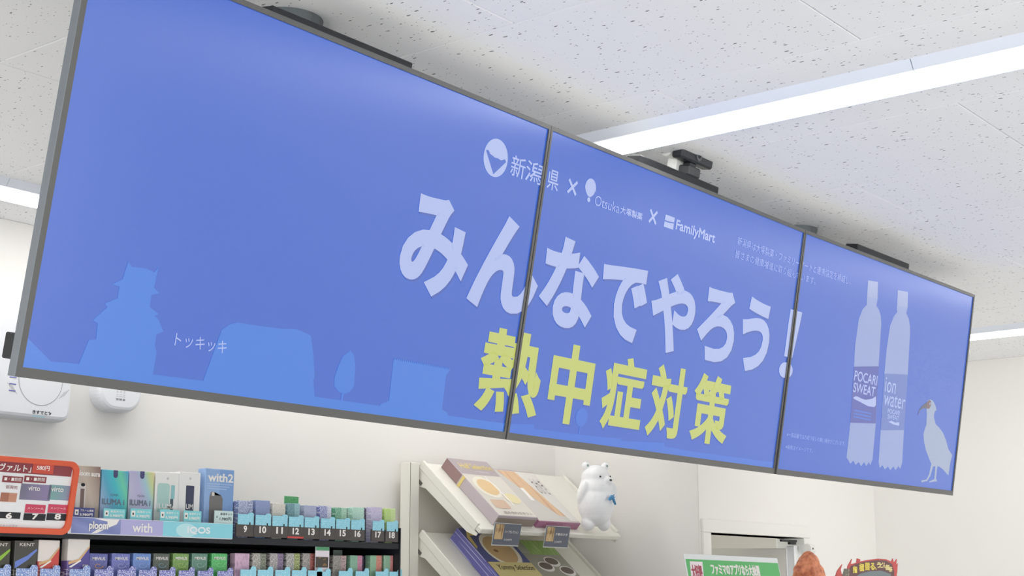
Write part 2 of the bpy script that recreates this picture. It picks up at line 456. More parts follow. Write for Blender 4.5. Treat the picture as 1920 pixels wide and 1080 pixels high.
# headline
for ch, u0, v0, u1, v1 in (('み', 0.7339, 0.2090, 0.9203, 0.3900), ('ん', 0.9346, 0.2050, 1.1406, 0.3890), ('な', 1.1545, 0.2090, 1.3422, 0.3921), ('で', 1.3581, 0.2263, 1.5366, 0.3899), ('や', 1.5591, 0.2140, 1.744, 0.3933),
                           ('ろ', 1.7654, 0.2164, 1.9347, 0.3900), ('う', 1.9661, 0.2115, 2.108, 0.3930)):
    scr_text(ch, u0, v0, u1, v1, s_white, 0.0, shadow=s_shadow, bold=0.045)
scr_text('！', 2.176, 0.2112, 2.2422, 0.3880, s_white, 0.0, shadow=s_shadow, shear=0.10, bold=0.03)
for ch, u0, v0, u1, v1 in (('熱', 1.0039, 0.4197, 1.1959, 0.5849), ('中', 1.2271, 0.4213, 1.3777, 0.5871), ('症', 1.4184, 0.4232, 1.5773, 0.5825), ('対', 1.6009, 0.4215, 1.7546, 0.5850), ('策', 1.79, 0.4213, 1.9556, 0.5840)):
    scr_text(ch, u0, v0, u1, v1, s_yel, 0.0, shadow=s_shadow, bold=0.033)
# sponsor row
on_screen(0, ell(0.956, 0.1018, 0.0367, 0.0370, 36), s_white, 'prefecture_emblem', 0.0006)
on_screen(0, [(0.924, 0.094), (0.931, 0.092), (0.938, 0.098), (0.947, 0.100), (0.954, 0.102), (0.962, 0.101), (0.972, 0.103), (0.984, 0.098), (0.988, 0.103), (0.956, 0.134)], s_blue, 'emblem_notch', 0.0008)
scr_text('新', 1.0042, 0.0831, 1.0498, 0.1246, s_white, 0.0, bold=0.008)
scr_text('潟', 1.0515, 0.0825, 1.1086, 0.1240, s_white, 0.0, bold=0.008)
scr_text('県', 1.1237, 0.0846, 1.1618, 0.1253, s_white, 0.0, bold=0.008)
scr_text('×', 1.1927, 0.0886, 1.2265, 0.1209, s_white)
on_screen(1, [(1.2719 + 0.0195 * math.cos(t) * (1 - 0.25 * max(0, math.sin(t))), 0.0935 + (0.0203 if math.sin(t) < 0 else 0.0185) * math.sin(t)) for t in [2 * math.pi * k / 32 for k in range(32)]], s_white, 'balloon_emblem', 0.0006)
on_screen(1, ell(1.2715, 0.1180, 0.0055, 0.0050, 14), s_white, 'balloon_basket', 0.0006)
scr_text('Otsuka', 1.2938, 0.1036, 1.3849, 0.1245, s_white, -0.008)
scr_text('大塚製薬', 1.3896, 0.1066, 1.4754, 0.1226, s_white, 0.0, bold=0.02)
scr_text('×', 1.5006, 0.0893, 1.5334, 0.122, s_white)
on_screen(1, [(1.5660, 0.0904), (1.6046, 0.0904), (1.6040, 0.1010), (1.5850, 0.1030), (1.5650, 0.1030)], s_white, 'logo_upper', 0.0006)
on_screen(1, [(1.5650, 0.1060), (1.5850, 0.1060), (1.6040, 0.1040), (1.6040, 0.1182), (1.5645, 0.1182)], s_white, 'logo_lower', 0.0006)
scr_text('FamilyMart', 1.613, 0.092, 1.7876, 0.1220, s_white, 0.0, bold=0.03)
s_small = screen_mat('screen_small_print', (0.26, 0.34, 0.70))
scr_text('新潟県は大塚製薬・ファミリーマートと連携協定を締結し、', 1.8901, 0.0795, 2.499, 0.1004, s_small, 0.0)
scr_text('皆さまの健康増進に取り組んでいます。', 1.8892, 0.1114, 2.3067, 0.1314, s_small, 0.0)
scr_text('※一部店舗ではお取り扱いの無い場合がございます。', 2.2534, 0.5230, 2.579, 0.5356, s_small)
scr_text('※画像はイメージです。', 2.2542, 0.5554, 2.4002, 0.5669, s_small)
scr_text('トッキッキ', 0.2678, 0.5365, 0.3716, 0.5570, s_white)
# bottles and ibis of the right screen
bot1 = [(2.600, 0.071), (2.661, 0.066), (2.672, 0.114), (2.669, 0.132), (2.690, 0.143), (2.703, 0.156), (2.712, 0.178), (2.726, 0.298), (2.750, 0.458), (2.756, 0.560), (2.746, 0.578), (2.735, 0.570), (2.722, 0.582), (2.705, 0.572), (2.690, 0.584), (2.673, 0.574), (2.655, 0.583), (2.640, 0.572), (2.623, 0.582), (2.608, 0.572), (2.597, 0.566), (2.595, 0.47), (2.578, 0.316), (2.570, 0.257), (2.573, 0.184), (2.589, 0.154), (2.610, 0.139), (2.608, 0.13)]
bot2 = [(2.790, 0.069), (2.857, 0.064), (2.867, 0.11), (2.863, 0.126), (2.884, 0.140), (2.897, 0.160), (2.903, 0.181), (2.919, 0.3), (2.936, 0.462), (2.949, 0.558), (2.940, 0.576), (2.926, 0.569), (2.910, 0.582), (2.893, 0.572), (2.876, 0.584), (2.858, 0.574), (2.840, 0.584), (2.822, 0.573), (2.806, 0.582), (2.795, 0.566), (2.785, 0.475), (2.767, 0.314), (2.763, 0.243), (2.768, 0.175), (2.785, 0.146), (2.803, 0.131), (2.798, 0.124)]
on_screen(2, bot1, s_bottle, 'bottle_image', 0.0004); on_screen(2, bot2, s_bottle, 'bottle_image', 0.0004)
s_cap = screen_mat('screen_cap', (0.27, 0.335, 0.59))
on_screen(2, [(2.600, 0.071), (2.661, 0.066), (2.671, 0.112), (2.610, 0.116)], s_cap, 'cap_image', 0.0006)
on_screen(2, [(2.790, 0.069), (2.857, 0.064), (2.867, 0.108), (2.801, 0.112)], s_cap, 'cap_image', 0.0006)
on_screen(2, [(2.578, 0.316), (2.726, 0.298), (2.749, 0.459), (2.595, 0.470)], s_lab1, 'label_image', 0.0006)
on_screen(2, [(2.767, 0.314), (2.919, 0.300), (2.936, 0.462), (2.785, 0.475)], s_lab2, 'label_image', 0.0006)
scr_text('POCARI', 2.5860, 0.3250, 2.7270, 0.3530, s_white, 0.012, 0.001)
scr_text('SWEAT', 2.5880, 0.3580, 2.7218, 0.3851, s_white, 0.012, 0.001)
on_screen(2, [(2.593, 0.401), (2.608, 0.395), (2.622, 0.395), (2.645, 0.398), (2.67, 0.399), (2.709, 0.392), (2.730, 0.383), (2.737, 0.407), (2.728, 0.414), (2.688, 0.415), (2.639, 0.408), (2.605, 0.404)], s_white, 'wave_emblem', 0.0008)
for k in range(3):
    on_screen(2, rect(2.607 + k * 0.001, 0.432 + k * 0.009, 2.715, 0.4355 + k * 0.009), s_sil2, 'small_print_bar', 0.0008)
scr_text('ion', 2.7801, 0.3221, 2.8498, 0.3645, s_white, 0.0, 0.001)
scr_text('water', 2.7823, 0.3680, 2.9216, 0.4031, s_white, 0.0, 0.001)
scr_text('POCARI', 2.8150, 0.4100, 2.8930, 0.4225, s_white, 0.008, 0.001)
scr_text('SWEAT', 2.8180, 0.4255, 2.8920, 0.4380, s_white, 0.008, 0.001)
on_screen(2, [(2.827, 0.447), (2.847, 0.4425), (2.872, 0.446), (2.897, 0.442), (2.900, 0.452), (2.863, 0.452)], s_white, 'wave_emblem', 0.0008)
on_screen(2, [(3.073, 0.363), (3.083, 0.358), (3.095, 0.356), (3.110, 0.358), (3.121, 0.363), (3.135, 0.372), (3.145, 0.384), (3.134, 0.388), (3.131, 0.398), (3.133, 0.408), (3.15, 0.426), (3.180, 0.435), (3.211, 0.448), (3.240, 0.470), (3.263, 0.494), (3.297, 0.511), (3.289, 0.532), (3.285, 0.575), (3.24, 0.559), (3.210, 0.552), (3.158, 0.554), (3.121, 0.525), (3.100, 0.508), (3.084, 0.489), (3.071, 0.464), (3.076, 0.448), (3.084, 0.434), (3.082, 0.420), (3.080, 0.405), (3.071, 0.383)], s_ibis, 'ibis_image', 0.0004)
on_screen(2, [(3.150, 0.545), (3.168, 0.550), (3.153, 0.584), (3.136, 0.600), (3.095, 0.607), (3.092, 0.601), (3.127, 0.596), (3.142, 0.580)], s_ibis, 'ibis_leg', 0.0005)
on_screen(2, [(3.180, 0.545), (3.196, 0.548), (3.196, 0.589), (3.208, 0.597), (3.150, 0.604), (3.149, 0.600), (3.183, 0.592)], s_ibis, 'ibis_leg', 0.0005)
on_screen(2, [(3.078, 0.375), (3.071, 0.385), (3.046, 0.387), (3.030, 0.395), (3.015, 0.413), (3.022, 0.396), (3.035, 0.384), (3.051, 0.375), (3.072, 0.366)], s_beak, 'ibis_beak', 0.0006)
on_screen(2, [(3.074, 0.364), (3.086, 0.358), (3.098, 0.361), (3.101, 0.373), (3.092, 0.384), (3.073, 0.386)], s_face, 'ibis_face', 0.0007)
on_screen(2, ell(3.092, 0.369, 0.004, 0.004, 12), s_ibis, 'ibis_eye', 0.0009)

# ceiling poles that carry the displays
pole_m = mat('grey_steel', (92, 98, 100), 0.4, 0.5, metal=0.5)
def pole(x, y, label, i):
    t = empty('ceiling_pole', (x, y, CZ)); tag(t, label, 'ceiling mount', 'poles holding the displays')
    obj('flange', cyl((0, 0, -0.020), (0, 0, 0), 0.062, 0.066, seg=40), pole_m, t)
    obj('tube', cyl((0, 0, -0.30), (0, 0, -0.02), 0.02, seg=20), black_m, t)
    obj('arm', bx(-0.045, 0.045, -0.062, 0.02, -0.30, -0.16, bev=0.003), black_m, t)
    return t
pole(1.712, 1.865, 'grey round ceiling flange and pole behind the left display', 0)
pole(3.688, 1.895, 'grey round ceiling flange and pole behind the joint of middle and right displays', 1)
# small black box fixed to the back of the left display, past its left edge
obj('cable_box', bx(0.012, 0.09, -0.612, -0.574, -0.060, -0.031, bev=0.002), black_m, PANELS[0])

# webcam on the middle display
wp = empty('webcam', mtx=panel_matrix(1) @ Matrix.Translation((0.600, 0.0260, -0.050)) @ Matrix.Diagonal((1.22, 1.12, 1.1, 1)))
tag(wp, 'black bar webcam clipped on top of the middle display', 'webcam')
cam_m = mat('webcam_black', (44, 47, 52), 0.4, 0.5)
obj('clip', bx(-0.022, 0.020, 0.0002, 0.022, -0.014, 0.016, bev=0.003), mat('webcam_grey', (72, 74, 76), 0.5, 0.4), wp)
obj('neck', bx(-0.012, 0.010, 0.0215, 0.030, -0.010, 0.010, bev=0.002), cam_m, wp)
body = obj('body', bx(-0.056, 0.058, 0.0295, 0.060, -0.010, 0.018, bev=0.004), cam_m, wp)
ln = obj('lens_ring', cyl((0.001, 0.0448, 0.018), (0.001, 0.0448, 0.0205), 0.0095, seg=24), mat('webcam_lens_ring', (92, 96, 100), 0.3, 0.6), wp)
obj('lens', cyl((0.001, 0.0448, 0.0205), (0.001, 0.0448, 0.0212), 0.0045, seg=18), black_m, ln)
# the white camera standing behind it
wc = empty('bullet_camera', mtx=panel_matrix(1) @ Matrix.Translation((0.572, 0.0300, -0.080)))
tag(wc, 'small white cylinder camera just behind the black webcam', 'camera')
obj('body', cyl((-0.034, 0.050, 0), (0.018, 0.050, 0.0), 0.017, seg=24), white_metal, wc, smooth=False)
obj('bracket', bx(-0.012, 0.040, -0.002, 0.0335, -0.008, 0.018, bev=0.002), white_metal, wc)

# ------------------------------------------------------------------ devices on the wall behind the counter
dev_m = mat('device_white', (236, 238, 242), 0.4, 0.5)
groove = mat('groove_grey', (150, 154, 160), 0.5, 0.3)
def wall_device(name, x0, x1, z0, z1, d, r, label, cat):
    t = empty(name, ((x0 + x1) / 2, YB, (z0 + z1) / 2)); tag(t, label, cat)
    w, h = (x1 - x0) / 2, (z1 - z0) / 2
    bm = bmesh.new(); loops = []
    for ins, y in ((0, 0), (0, -d + 0.016), (0.002, -d + 0.008), (0.006, -d + 0.0025), (0.013, -d)):
        loops.append([bm.verts.new((a, y, b)) for a, b in rrect(-w + ins, -h + ins, w - ins, h - ins, max(r - ins, 0.004), 8)])
    K_ = len(loops[0])
    for A_, B_ in zip(loops, loops[1:]):
        for k in range(K_): bm.faces.new((A_[k], A_[(k + 1) % K_], B_[(k + 1) % K_], B_[k]))
    bm.faces.new(loops[-1]); bm.faces.new(loops[0][::-1])
    obj('casing', bm, dev_m, t, smooth=False)
    return t, w, h
t, w, h = wall_device('wall_terminal', 2.196, 2.442, 2.155, 2.44, 0.055, 0.03, 'white wall terminal with a round speaker ring, under the left display corner', 'wall device')
bm = bmesh.new(); N = 48; rO, rI = 0.069, 0.0676
ring = [(math.cos(2 * math.pi * k / N), math.sin(2 * math.pi * k / N)) for k in range(N)]
c0 = (0.020, -0.0355)
A_ = [bm.verts.new((c0[0] + rO * a, -0.0557, c0[1] + rO * b)) for a, b in ring]; B_ = [bm.verts.new((c0[0] + rI * a, -0.0557, c0[1] + rI * b)) for a, b in ring]
for k in range(N): bm.faces.new((A_[k], A_[(k + 1) % N], B_[(k + 1) % N], B_[k]))
obj('speaker_ring', bm, groove, t)
ind = mat('indicator_violet', (120, 120, 200), 0.4, 0.4)
for k in range(3):
    obj('indicator', bx(-0.076, -0.056, -0.0562, -0.054, -0.038 - k * 0.018, -0.0355 - k * 0.018), ind, t)
letters('きすでとわ', t, (0.0, -0.128, 0.060, -0.118), black_m, (0, -0.0557, 0), off=0.03)
obj('name_strip', flat(rect(0.0, -0.136, 0.040, -0.132), (0, -0.0557, 0), (1, 0, 0), (0, 0, 1)), mat('pale_blue_print', (170, 200, 214)), t)
for s in (-1, 1):
    for k in range(3):
        obj('grille_line', flat([(s * 0.066 + 0.014 + k * 0.007 * s, -0.08 + k * 0.004), (s * 0.082 + 0.014 + k * 0.007 * s, -0.06 + k * 0.004), (s * 0.082 + 0.0152 + k * 0.007 * s, -0.06 + k * 0.004), (s * 0.066 + 0.0152 + k * 0.007 * s, -0.08 + k * 0.004)], (0, -0.0557, 0), (1, 0, 0), (0, 0, 1)), groove, t)
t, w, h = wall_device('wall_router', 2.536, 2.686, 2.203, 2.42, 0.05, 0.055, 'white rounded wall router right of the wall terminal, half behind display', 'wall device')
for k in range(3):
    letters('ーニミ'[k] * 3, t, (-0.020, -0.078 + k * 0.011, 0.012, -0.072 + k * 0.011), groove, (0, -0.0507, 0))

# ------------------------------------------------------------------ tobacco rack
RY = 2.95
rack_m = mat('rack_black', (34, 36, 42), 0.45, 0.4)
rail_m = mat('rail_dark_brown', (82, 76, 74), 0.4, 0.4)
num_m = mat('number_white', (244, 240, 236), 0.5, 0.3)
XL, XRK = 1.62, at(748, 1000, RY).x
ZT = 1.842
rack = empty('tobacco_rack', ((XL + XRK) / 2, RY, 0)); RX = rack.location.x
tag(rack, 'black tobacco rack with numbered slots against the back wall', 'rack')
def rb(x0, x1, y0, y1, z0, z1, bev=0.0): return bx(x0 - RX, x1 - RX, y0 - RY, y1 - RY, z0, z1, bev=bev)
obj('back_panel', rb(XL, XRK, 3.30, 3.32, 0, ZT - 0.004), rack_m, rack)
obj('top_deck', rb(XL, XRK - 0.004, RY - 0.005, 3.32, ZT - 0.022, ZT - 0.006), rack_m, rack)
obj('end_panel', rb(XRK - 0.004, XRK, RY - 0.008, 3.32, 0, ZT + 0.038), rack_m, rack)
obj('end_panel', rb(XL, XL + 0.004, RY - 0.008, 3.32, 0, ZT + 0.038), rack_m, rack)
Z2 = 1.700
obj('shelf_deck', rb(XL, XRK - 0.005, RY - 0.005, 3.29, Z2 - 0.018, Z2), rack_m, rack)
obj('lower_cabinet', rb(XL + 0.005, XRK - 0.005, RY + 0.02, 3.29, 0, Z2 - 0.03), rack_m, rack)
WORDS = {9: 'nine', 10: 'ten', 11: 'eleven', 12: 'twelve', 13: 'thirteen', 14: 'fourteen', 15: 'fifteen', 16: 'sixteen', 17: 'seventeen', 18: 'eighteen'}
slot_px = {9: 459.6, 10: 492.5, 11: 524, 12: 554.5, 13: 584, 14: 614, 15: 642.5, 16: 670.5, 17: 709, 18: 735}
def slot_x(px): return at(px, 995, RY - 0.012).x
for n_, px in slot_px.items():
    x = slot_x(px); w = 0.0295 if n_ < 17 else 0.026
    pl = obj('number_plate', rb(x - w, x + w, RY - 0.012, RY - 0.006, ZT - 0.003, ZT + 0.031, bev=0.001), rail_m, rack)
    s = str(n_); hw = 0.0058 if n_ < 10 else 0.0118
    letters(s, pl, (x - hw - RX, ZT + 0.0075, x + hw - RX, ZT + 0.0250), num_m, (0, -0.0125, 0), off=0.035)
    obj('divider', rb(x + w + 0.0004, x + w + 0.0024, RY - 0.011, RY + 0.10, ZT - 0.005, ZT + 0.05), rack_m, rack)
x9, x18 = slot_x(459.6), slot_x(735)
obj('red_strip', rb(slot_x(554) - 0.029, slot_x(554) + 0.029, RY - 0.0135, RY - 0.012, ZT - 0.003, ZT + 0.002), mat('red_plastic', (200, 70, 66), 0.4), rack)

# packs of the top row: (slot, xL, xR, yTop, colours, words)
G_TOP, G_LOW = 'packs on the top row of the tobacco rack', 'packs on the second row of the tobacco rack'
PK = [
 (9, 448, 475, 938, dict(c1=(150, 160, 200), c2=(128, 140, 182), split=0.6, text=(235, 238, 248), amt=0.35), 'silver-blue printed'),
 (10, 480.5, 507, 937.5, dict(c1=(112, 148, 204), c2=(150, 160, 200), split=0.28, axis='Z', text=(150, 180, 225), amt=0.2), 'shiny blue wrapped'),
 (11, 511.5, 536, 943, dict(c1=(228, 224, 212), text=(176, 172, 164), amt=0.10, sx=24), 'cream white'),
 (12, 540, 563, 943, dict(c1=(112, 156, 166), c2=(150, 190, 198), split=0.55, text=(190, 214, 220), amt=0.1), 'teal grey'),
 (13, 571.5, 594, 947, dict(c1=(188, 194, 218), text=(150, 156, 196), amt=0.2), 'pale lavender grey'),
 (14, 600.5, 622, 948, dict(c1=(120, 130, 192), c2=(206, 206, 224), split=0.62, text=(240, 240, 250), amt=0.4), 'violet-blue and white'),
 (15, 629.5, 651, 951, dict(c1=(98, 170, 134), c2=(162, 210, 182), split=0.5, text=(222, 240, 228), amt=0.25), 'deep green'),
 (16, 661.5, 683, 950.5, dict(c1=(178, 222, 204), text=(230, 246, 238), amt=0.25), 'pale mint'),
 (17, 696.5, 717, 950, dict(c1=(198, 188, 222), text=(236, 232, 246), amt=0.3), 'pale lilac'),
 (18, 721.5, 742, 953, dict(c1=(190, 224, 124), c2=(208, 232, 160), split=0.55, text=(232, 244, 200), amt=0.2), 'lime green')]
TAGP = [(0, 0), (1, 0), (1, 1.06), (0.93, 1.17), (0.72, 1.17), (0.62, 1.0), (0, 1.0)]
def price_tag(x0, x1, z0, z1, y, m, label, group):
    pts = [(x0 + a * (x1 - x0), z0 + b * (z1 - z0)) for a, b in TAGP]
    xm, zm = (x0 + x1) / 2, z0
    o = obj('price_tag', prism([(a - xm, b - zm) for a, b in pts], (0, 0, 0), (1, 0, 0), (0, 0, 1), (0, -1, 0), 0.0012), m)
    o.location = (xm, y, zm)
    obj('clip', bx(0.22 * (x1 - x0), 0.27 * (x1 - x0), -0.003, -0.0012, -0.001, 0.006), rack_m, o)
    tag(o, label, 'price tag', group); return o
cy_tag = print_mat('tag_cyan', (146, 214, 234), text=(206, 238, 248), amt=0.10, sx=26, sz=9)
vi_tag = print_mat('tag_violet', (112, 116, 190), text=(236, 238, 250), amt=0.30, sx=22, sz=14)
bl_tag = print_mat('tag_blue', (124, 152, 212), text=(236, 240, 250), amt=0.28, sx=22, sz=14)
def pack(x0, x1, y, z0, z1, d, m, label, group, lid=True):
    o = obj('cigarette_pack', bx(-(x1 - x0) / 2, (x1 - x0) / 2, 0, d, 0, z1 - z0, bev=0.0012), m)
    o.location = ((x0 + x1) / 2, y, z0); tag(o, label, 'cigarette pack', group); return o
for n_, a, b, yt, pm, word in PK:
    y = RY + 0.012
    A, B = at(a, yt, y), at(b, yt, y)
    m = print_mat('pack_print_%d' % n_, **pm)
    pack(A.x, B.x, y, ZT - 0.0055, A.z, 0.022, m, '%s cigarette pack standing above slot number %s' % (word, WORDS[n_]), G_TOP)
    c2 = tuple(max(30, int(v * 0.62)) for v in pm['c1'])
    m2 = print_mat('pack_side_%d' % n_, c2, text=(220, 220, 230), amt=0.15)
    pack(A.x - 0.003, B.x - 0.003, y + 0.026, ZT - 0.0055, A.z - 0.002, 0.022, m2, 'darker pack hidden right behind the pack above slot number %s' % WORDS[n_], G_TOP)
    x = slot_x(slot_px[n_]); tw = 0.0268 if n_ < 17 else 0.0235
    price_tag(x - tw, x + tw, ZT + 0.0275, ZT + 0.054, RY - 0.0125, cy_tag, 'cyan price tag clipped directly above slot number %s' % WORDS[n_], 'cyan price tags of the top row')
# green card behind slot 12
A, B = at(533, 930, 3.02), at(559, 930, 3.02)
o = obj('shelf_card', bx(A.x, B.x, 3.018, 3.020, ZT - 0.006, A.z), print_mat('green_card', (225, 235, 228), (84, 178, 108), 0.80, 'Z', text=(180, 226, 190), amt=0.1, zlo=0.8, sz=40)); tag(o, 'green topped card sticking up behind the pack above slot number twelve', 'card')

# second row, right part
PK2 = [
 (9, 441.5, 468.5, dict(c1=(222, 186, 212), text=(176, 140, 170), amt=0.22, sx=34, sz=5), 'pink'),
 (10, 474.5, 500, dict(c1=(214, 212, 202), c2=(156, 164, 144), split=0.56, text=(70, 72, 66), amt=0.42), 'white and olive printed'),
 (11, 507, 532, dict(c1=(206, 200, 200), c2=(160, 140, 178), split=0.56, text=(92, 84, 84), amt=0.40), 'white and purple printed'),
 (12, 538, 563, dict(c1=(212, 210, 206), c2=(190, 204, 132), split=0.56, text=(84, 80, 78), amt=0.42), 'white and yellow-green printed'),
 (13, 568.5, 592, dict(c1=(200, 192, 188), c2=(212, 130, 124), split=0.56, text=(84, 80, 78), amt=0.42), 'white and red printed'),
 (15, 625, 650, dict(c1=(172, 168, 162), c2=(206, 176, 178), split=0.56, text=(80, 78, 74), amt=0.35), 'grey and pink printed'),
 (16, 657.5, 680, dict(c1=(136, 184, 158), c2=(206, 126, 164), split=0.58, text=(170, 200, 180), amt=0.15), 'green and magenta'),
 (17, 695, 716.5, dict(c1=(140, 186, 154), c2=(222, 126, 112), split=0.50, text=(176, 206, 180), amt=0.18), 'green and coral'),
 (18, 720.5, 742, dict(c1=(146, 188, 158), c2=(224, 132, 136), split=0.52, text=(180, 206, 186), amt=0.18), 'green and rose')]
y2 = RY + 0.018
for n_, a, b, pm, word in PK2:
    A, B = at(a, 1037 if n_ < 15 else 1041, y2), at(b, 1037, y2)
    m = print_mat('pack2_print_%d' % n_, **pm)
    pack(A.x, B.x, y2, Z2 + 0.001, A.z, 0.022, m, '%s cigarette pack on second row below slot number %s' % (word, WORDS[n_]), G_LOW)
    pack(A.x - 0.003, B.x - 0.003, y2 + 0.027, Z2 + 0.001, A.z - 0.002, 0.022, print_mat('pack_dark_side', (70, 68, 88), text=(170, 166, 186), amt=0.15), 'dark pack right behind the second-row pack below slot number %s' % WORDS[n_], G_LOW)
    x = (A.x + B.x) / 2 + 0.003
    price_tag(x - 0.0265, x + 0.0265, Z2 + 0.006, at(450, 1068, y2).z, RY - 0.002, cy_tag, 'cyan price tag on second row below slot number %s' % WORDS[n_], 'cyan price tags of the second row')
x = at(606, 1060, RY).x
price_tag(x - 0.0265, x + 0.0265, Z2 + 0.006, at(450, 1070, y2).z, RY - 0.002, cy_tag, 'cyan price tag under the tall green topped card', 'cyan price tags of the second row')
# tall card with a dark picture on the second row
A, B = at(592, 1017, RY + 0.006), at(618, 1017, RY + 0.006)
cw = B.x - A.x; z1 = A.z; z0 = at(600, 1067, RY).z
t = empty('shelf_card', (A.x, RY + 0.006, z0)); tag(t, 'tall white card with green top and dark picture on the second row', 'card')
obj('card', bx(0, cw, 0, 0.0015, Z2 + 0.001 - z0, z1 - z0), mat('card_white', (236, 228, 236), 0.5), t)
hh = z1 - z0
obj('green_band', flat(rect(0.001, hh * 0.70, cw - 0.001, hh * 0.99), (0, -0.0006, 0), (1, 0, 0), (0, 0, 1)), print_mat('card_green', (96, 170, 124), text=(70, 140, 98), amt=0.12), t)
obj('picture', flat(rect(0.001, hh * 0.06, cw - 0.004, hh * 0.46), (0, -0.0006, 0), (1, 0, 0), (0, 0, 1)), print_mat('card_photo', (70, 62, 56), text=(150, 116, 70), amt=0.05, sx=3, sz=3), t)
A, B = at(625, 1031, 3.03), at(642, 1031, 3.03)
o = obj('shelf_card', bx(A.x, B.x, 3.03, 3.0315, Z2 + 0.001, A.z), mat('card_grey_green', (112, 124, 116))); tag(o, 'small grey card standing behind the grey and pink pack', 'card')

# second row, seven small boxes and four tall packs on the left
SM = [(168, 203, (104, 110, 176), (206, 160, 120), 'navy blue small box with orange swirl', (150, 156, 210)), (211, 245, (118, 124, 196), (168, 174, 222), 'violet blue small box', (168, 174, 222)),
      (251, 284, (116, 150, 214), (160, 184, 232), 'sky blue small box', (160, 184, 232)), (289, 319, (92, 100, 92), (120, 160, 170), 'dark grey-green small box', (130, 140, 130)),
      (325.5, 355, (122, 164, 88), (170, 196, 110), 'olive lime small box', (190, 214, 150)), (361, 390, (104, 146, 130), (150, 184, 170), 'grey teal small box', (150, 184, 170)), (398, 427, (88, 190, 108), (130, 216, 146), 'bright green small box', (170, 232, 180))]
for k, (a, b, c1, sw, word, hi) in enumerate(SM):
    A, B = at(a, 1037, y2), at(b, 1037, y2)
    w = B.x - A.x
    o = obj('small_box', bx(-w / 2, w / 2, 0, 0.022, 0, A.z - Z2 - 0.001, bev=0.0015), print_mat('smallbox_%d' % k, c1, text=hi, amt=0.06, zlo=0.5))
    o.location = (A.x + w / 2, y2, Z2 + 0.001); tag(o, '%s on the second row under the sign strip' % word, 'cigarette box', 'small boxes on the second row')
    hh = A.z - Z2
    sw_m = mat('swirl_%d' % k, sw, 0.4)
    bm = bmesh.new()
    cx_, cz_ = 0.0, hh - 0.030
    pts = []
    for q in range(25):
        th_ = q / 24 * 2 * math.pi; rr = 0.0035 + 0.0065 * q / 24
        pts.append((cx_ + rr * 1.5 * math.cos(th_), cz_ + rr * 0.8 * math.sin(th_)))
    for q in range(24):
        (xa, za), (xb, zb) = pts[q], pts[q + 1]
        bm.faces.new([bm.verts.new((xa, -0.0006, za)), bm.verts.new((xb, -0.0006, zb)), bm.verts.new((xb * 0.8, -0.0006, cz_ + (zb - cz_) * 0.7)), bm.verts.new((xa * 0.8, -0.0006, cz_ + (za - cz_) * 0.7))])
    obj('swirl_print', bm, sw_m, o)
    letters('MEVIUS', o, (-0.018, hh - 0.017, 0.018, hh - 0.010), num_m, (0, -0.0006, 0), off=0.02)
    x = A.x + w / 2 + 0.002
    price_tag(x - w / 2, x + w / 2, Z2 + 0.004, at(200, 1068, y2).z, RY - 0.002, vi_tag, 'violet price tag under the %s' % word, 'violet price tags of the second row')
TALL = [(-20, 21, 1013, dict(c1=(72, 72, 62), text=(190, 186, 160), amt=0.30, zlo=0.0, zhi=0.42), (150, 196, 70), 'black tall pack with green swoosh at left edge'),
        (29, 71, 1013, dict(c1=(74, 74, 68), text=(196, 196, 186), amt=0.32, zlo=0.0, zhi=0.42), (110, 136, 214), 'black tall pack with pale blue swoosh'),
        (74, 113, 1012, dict(c1=(206, 92, 92), c2=(232, 226, 220), split=0.58, axis='Z', text=(246, 232, 230), amt=0.32, zhi=0.42), (206, 76, 70), 'white and red tall pack'),
        (129, 169.5, 1010, dict(c1=(120, 100, 168), c2=(232, 226, 220), split=0.58, axis='Z', text=(240, 234, 246), amt=0.32, zhi=0.42), (86, 78, 150), 'white and purple tall pack')]
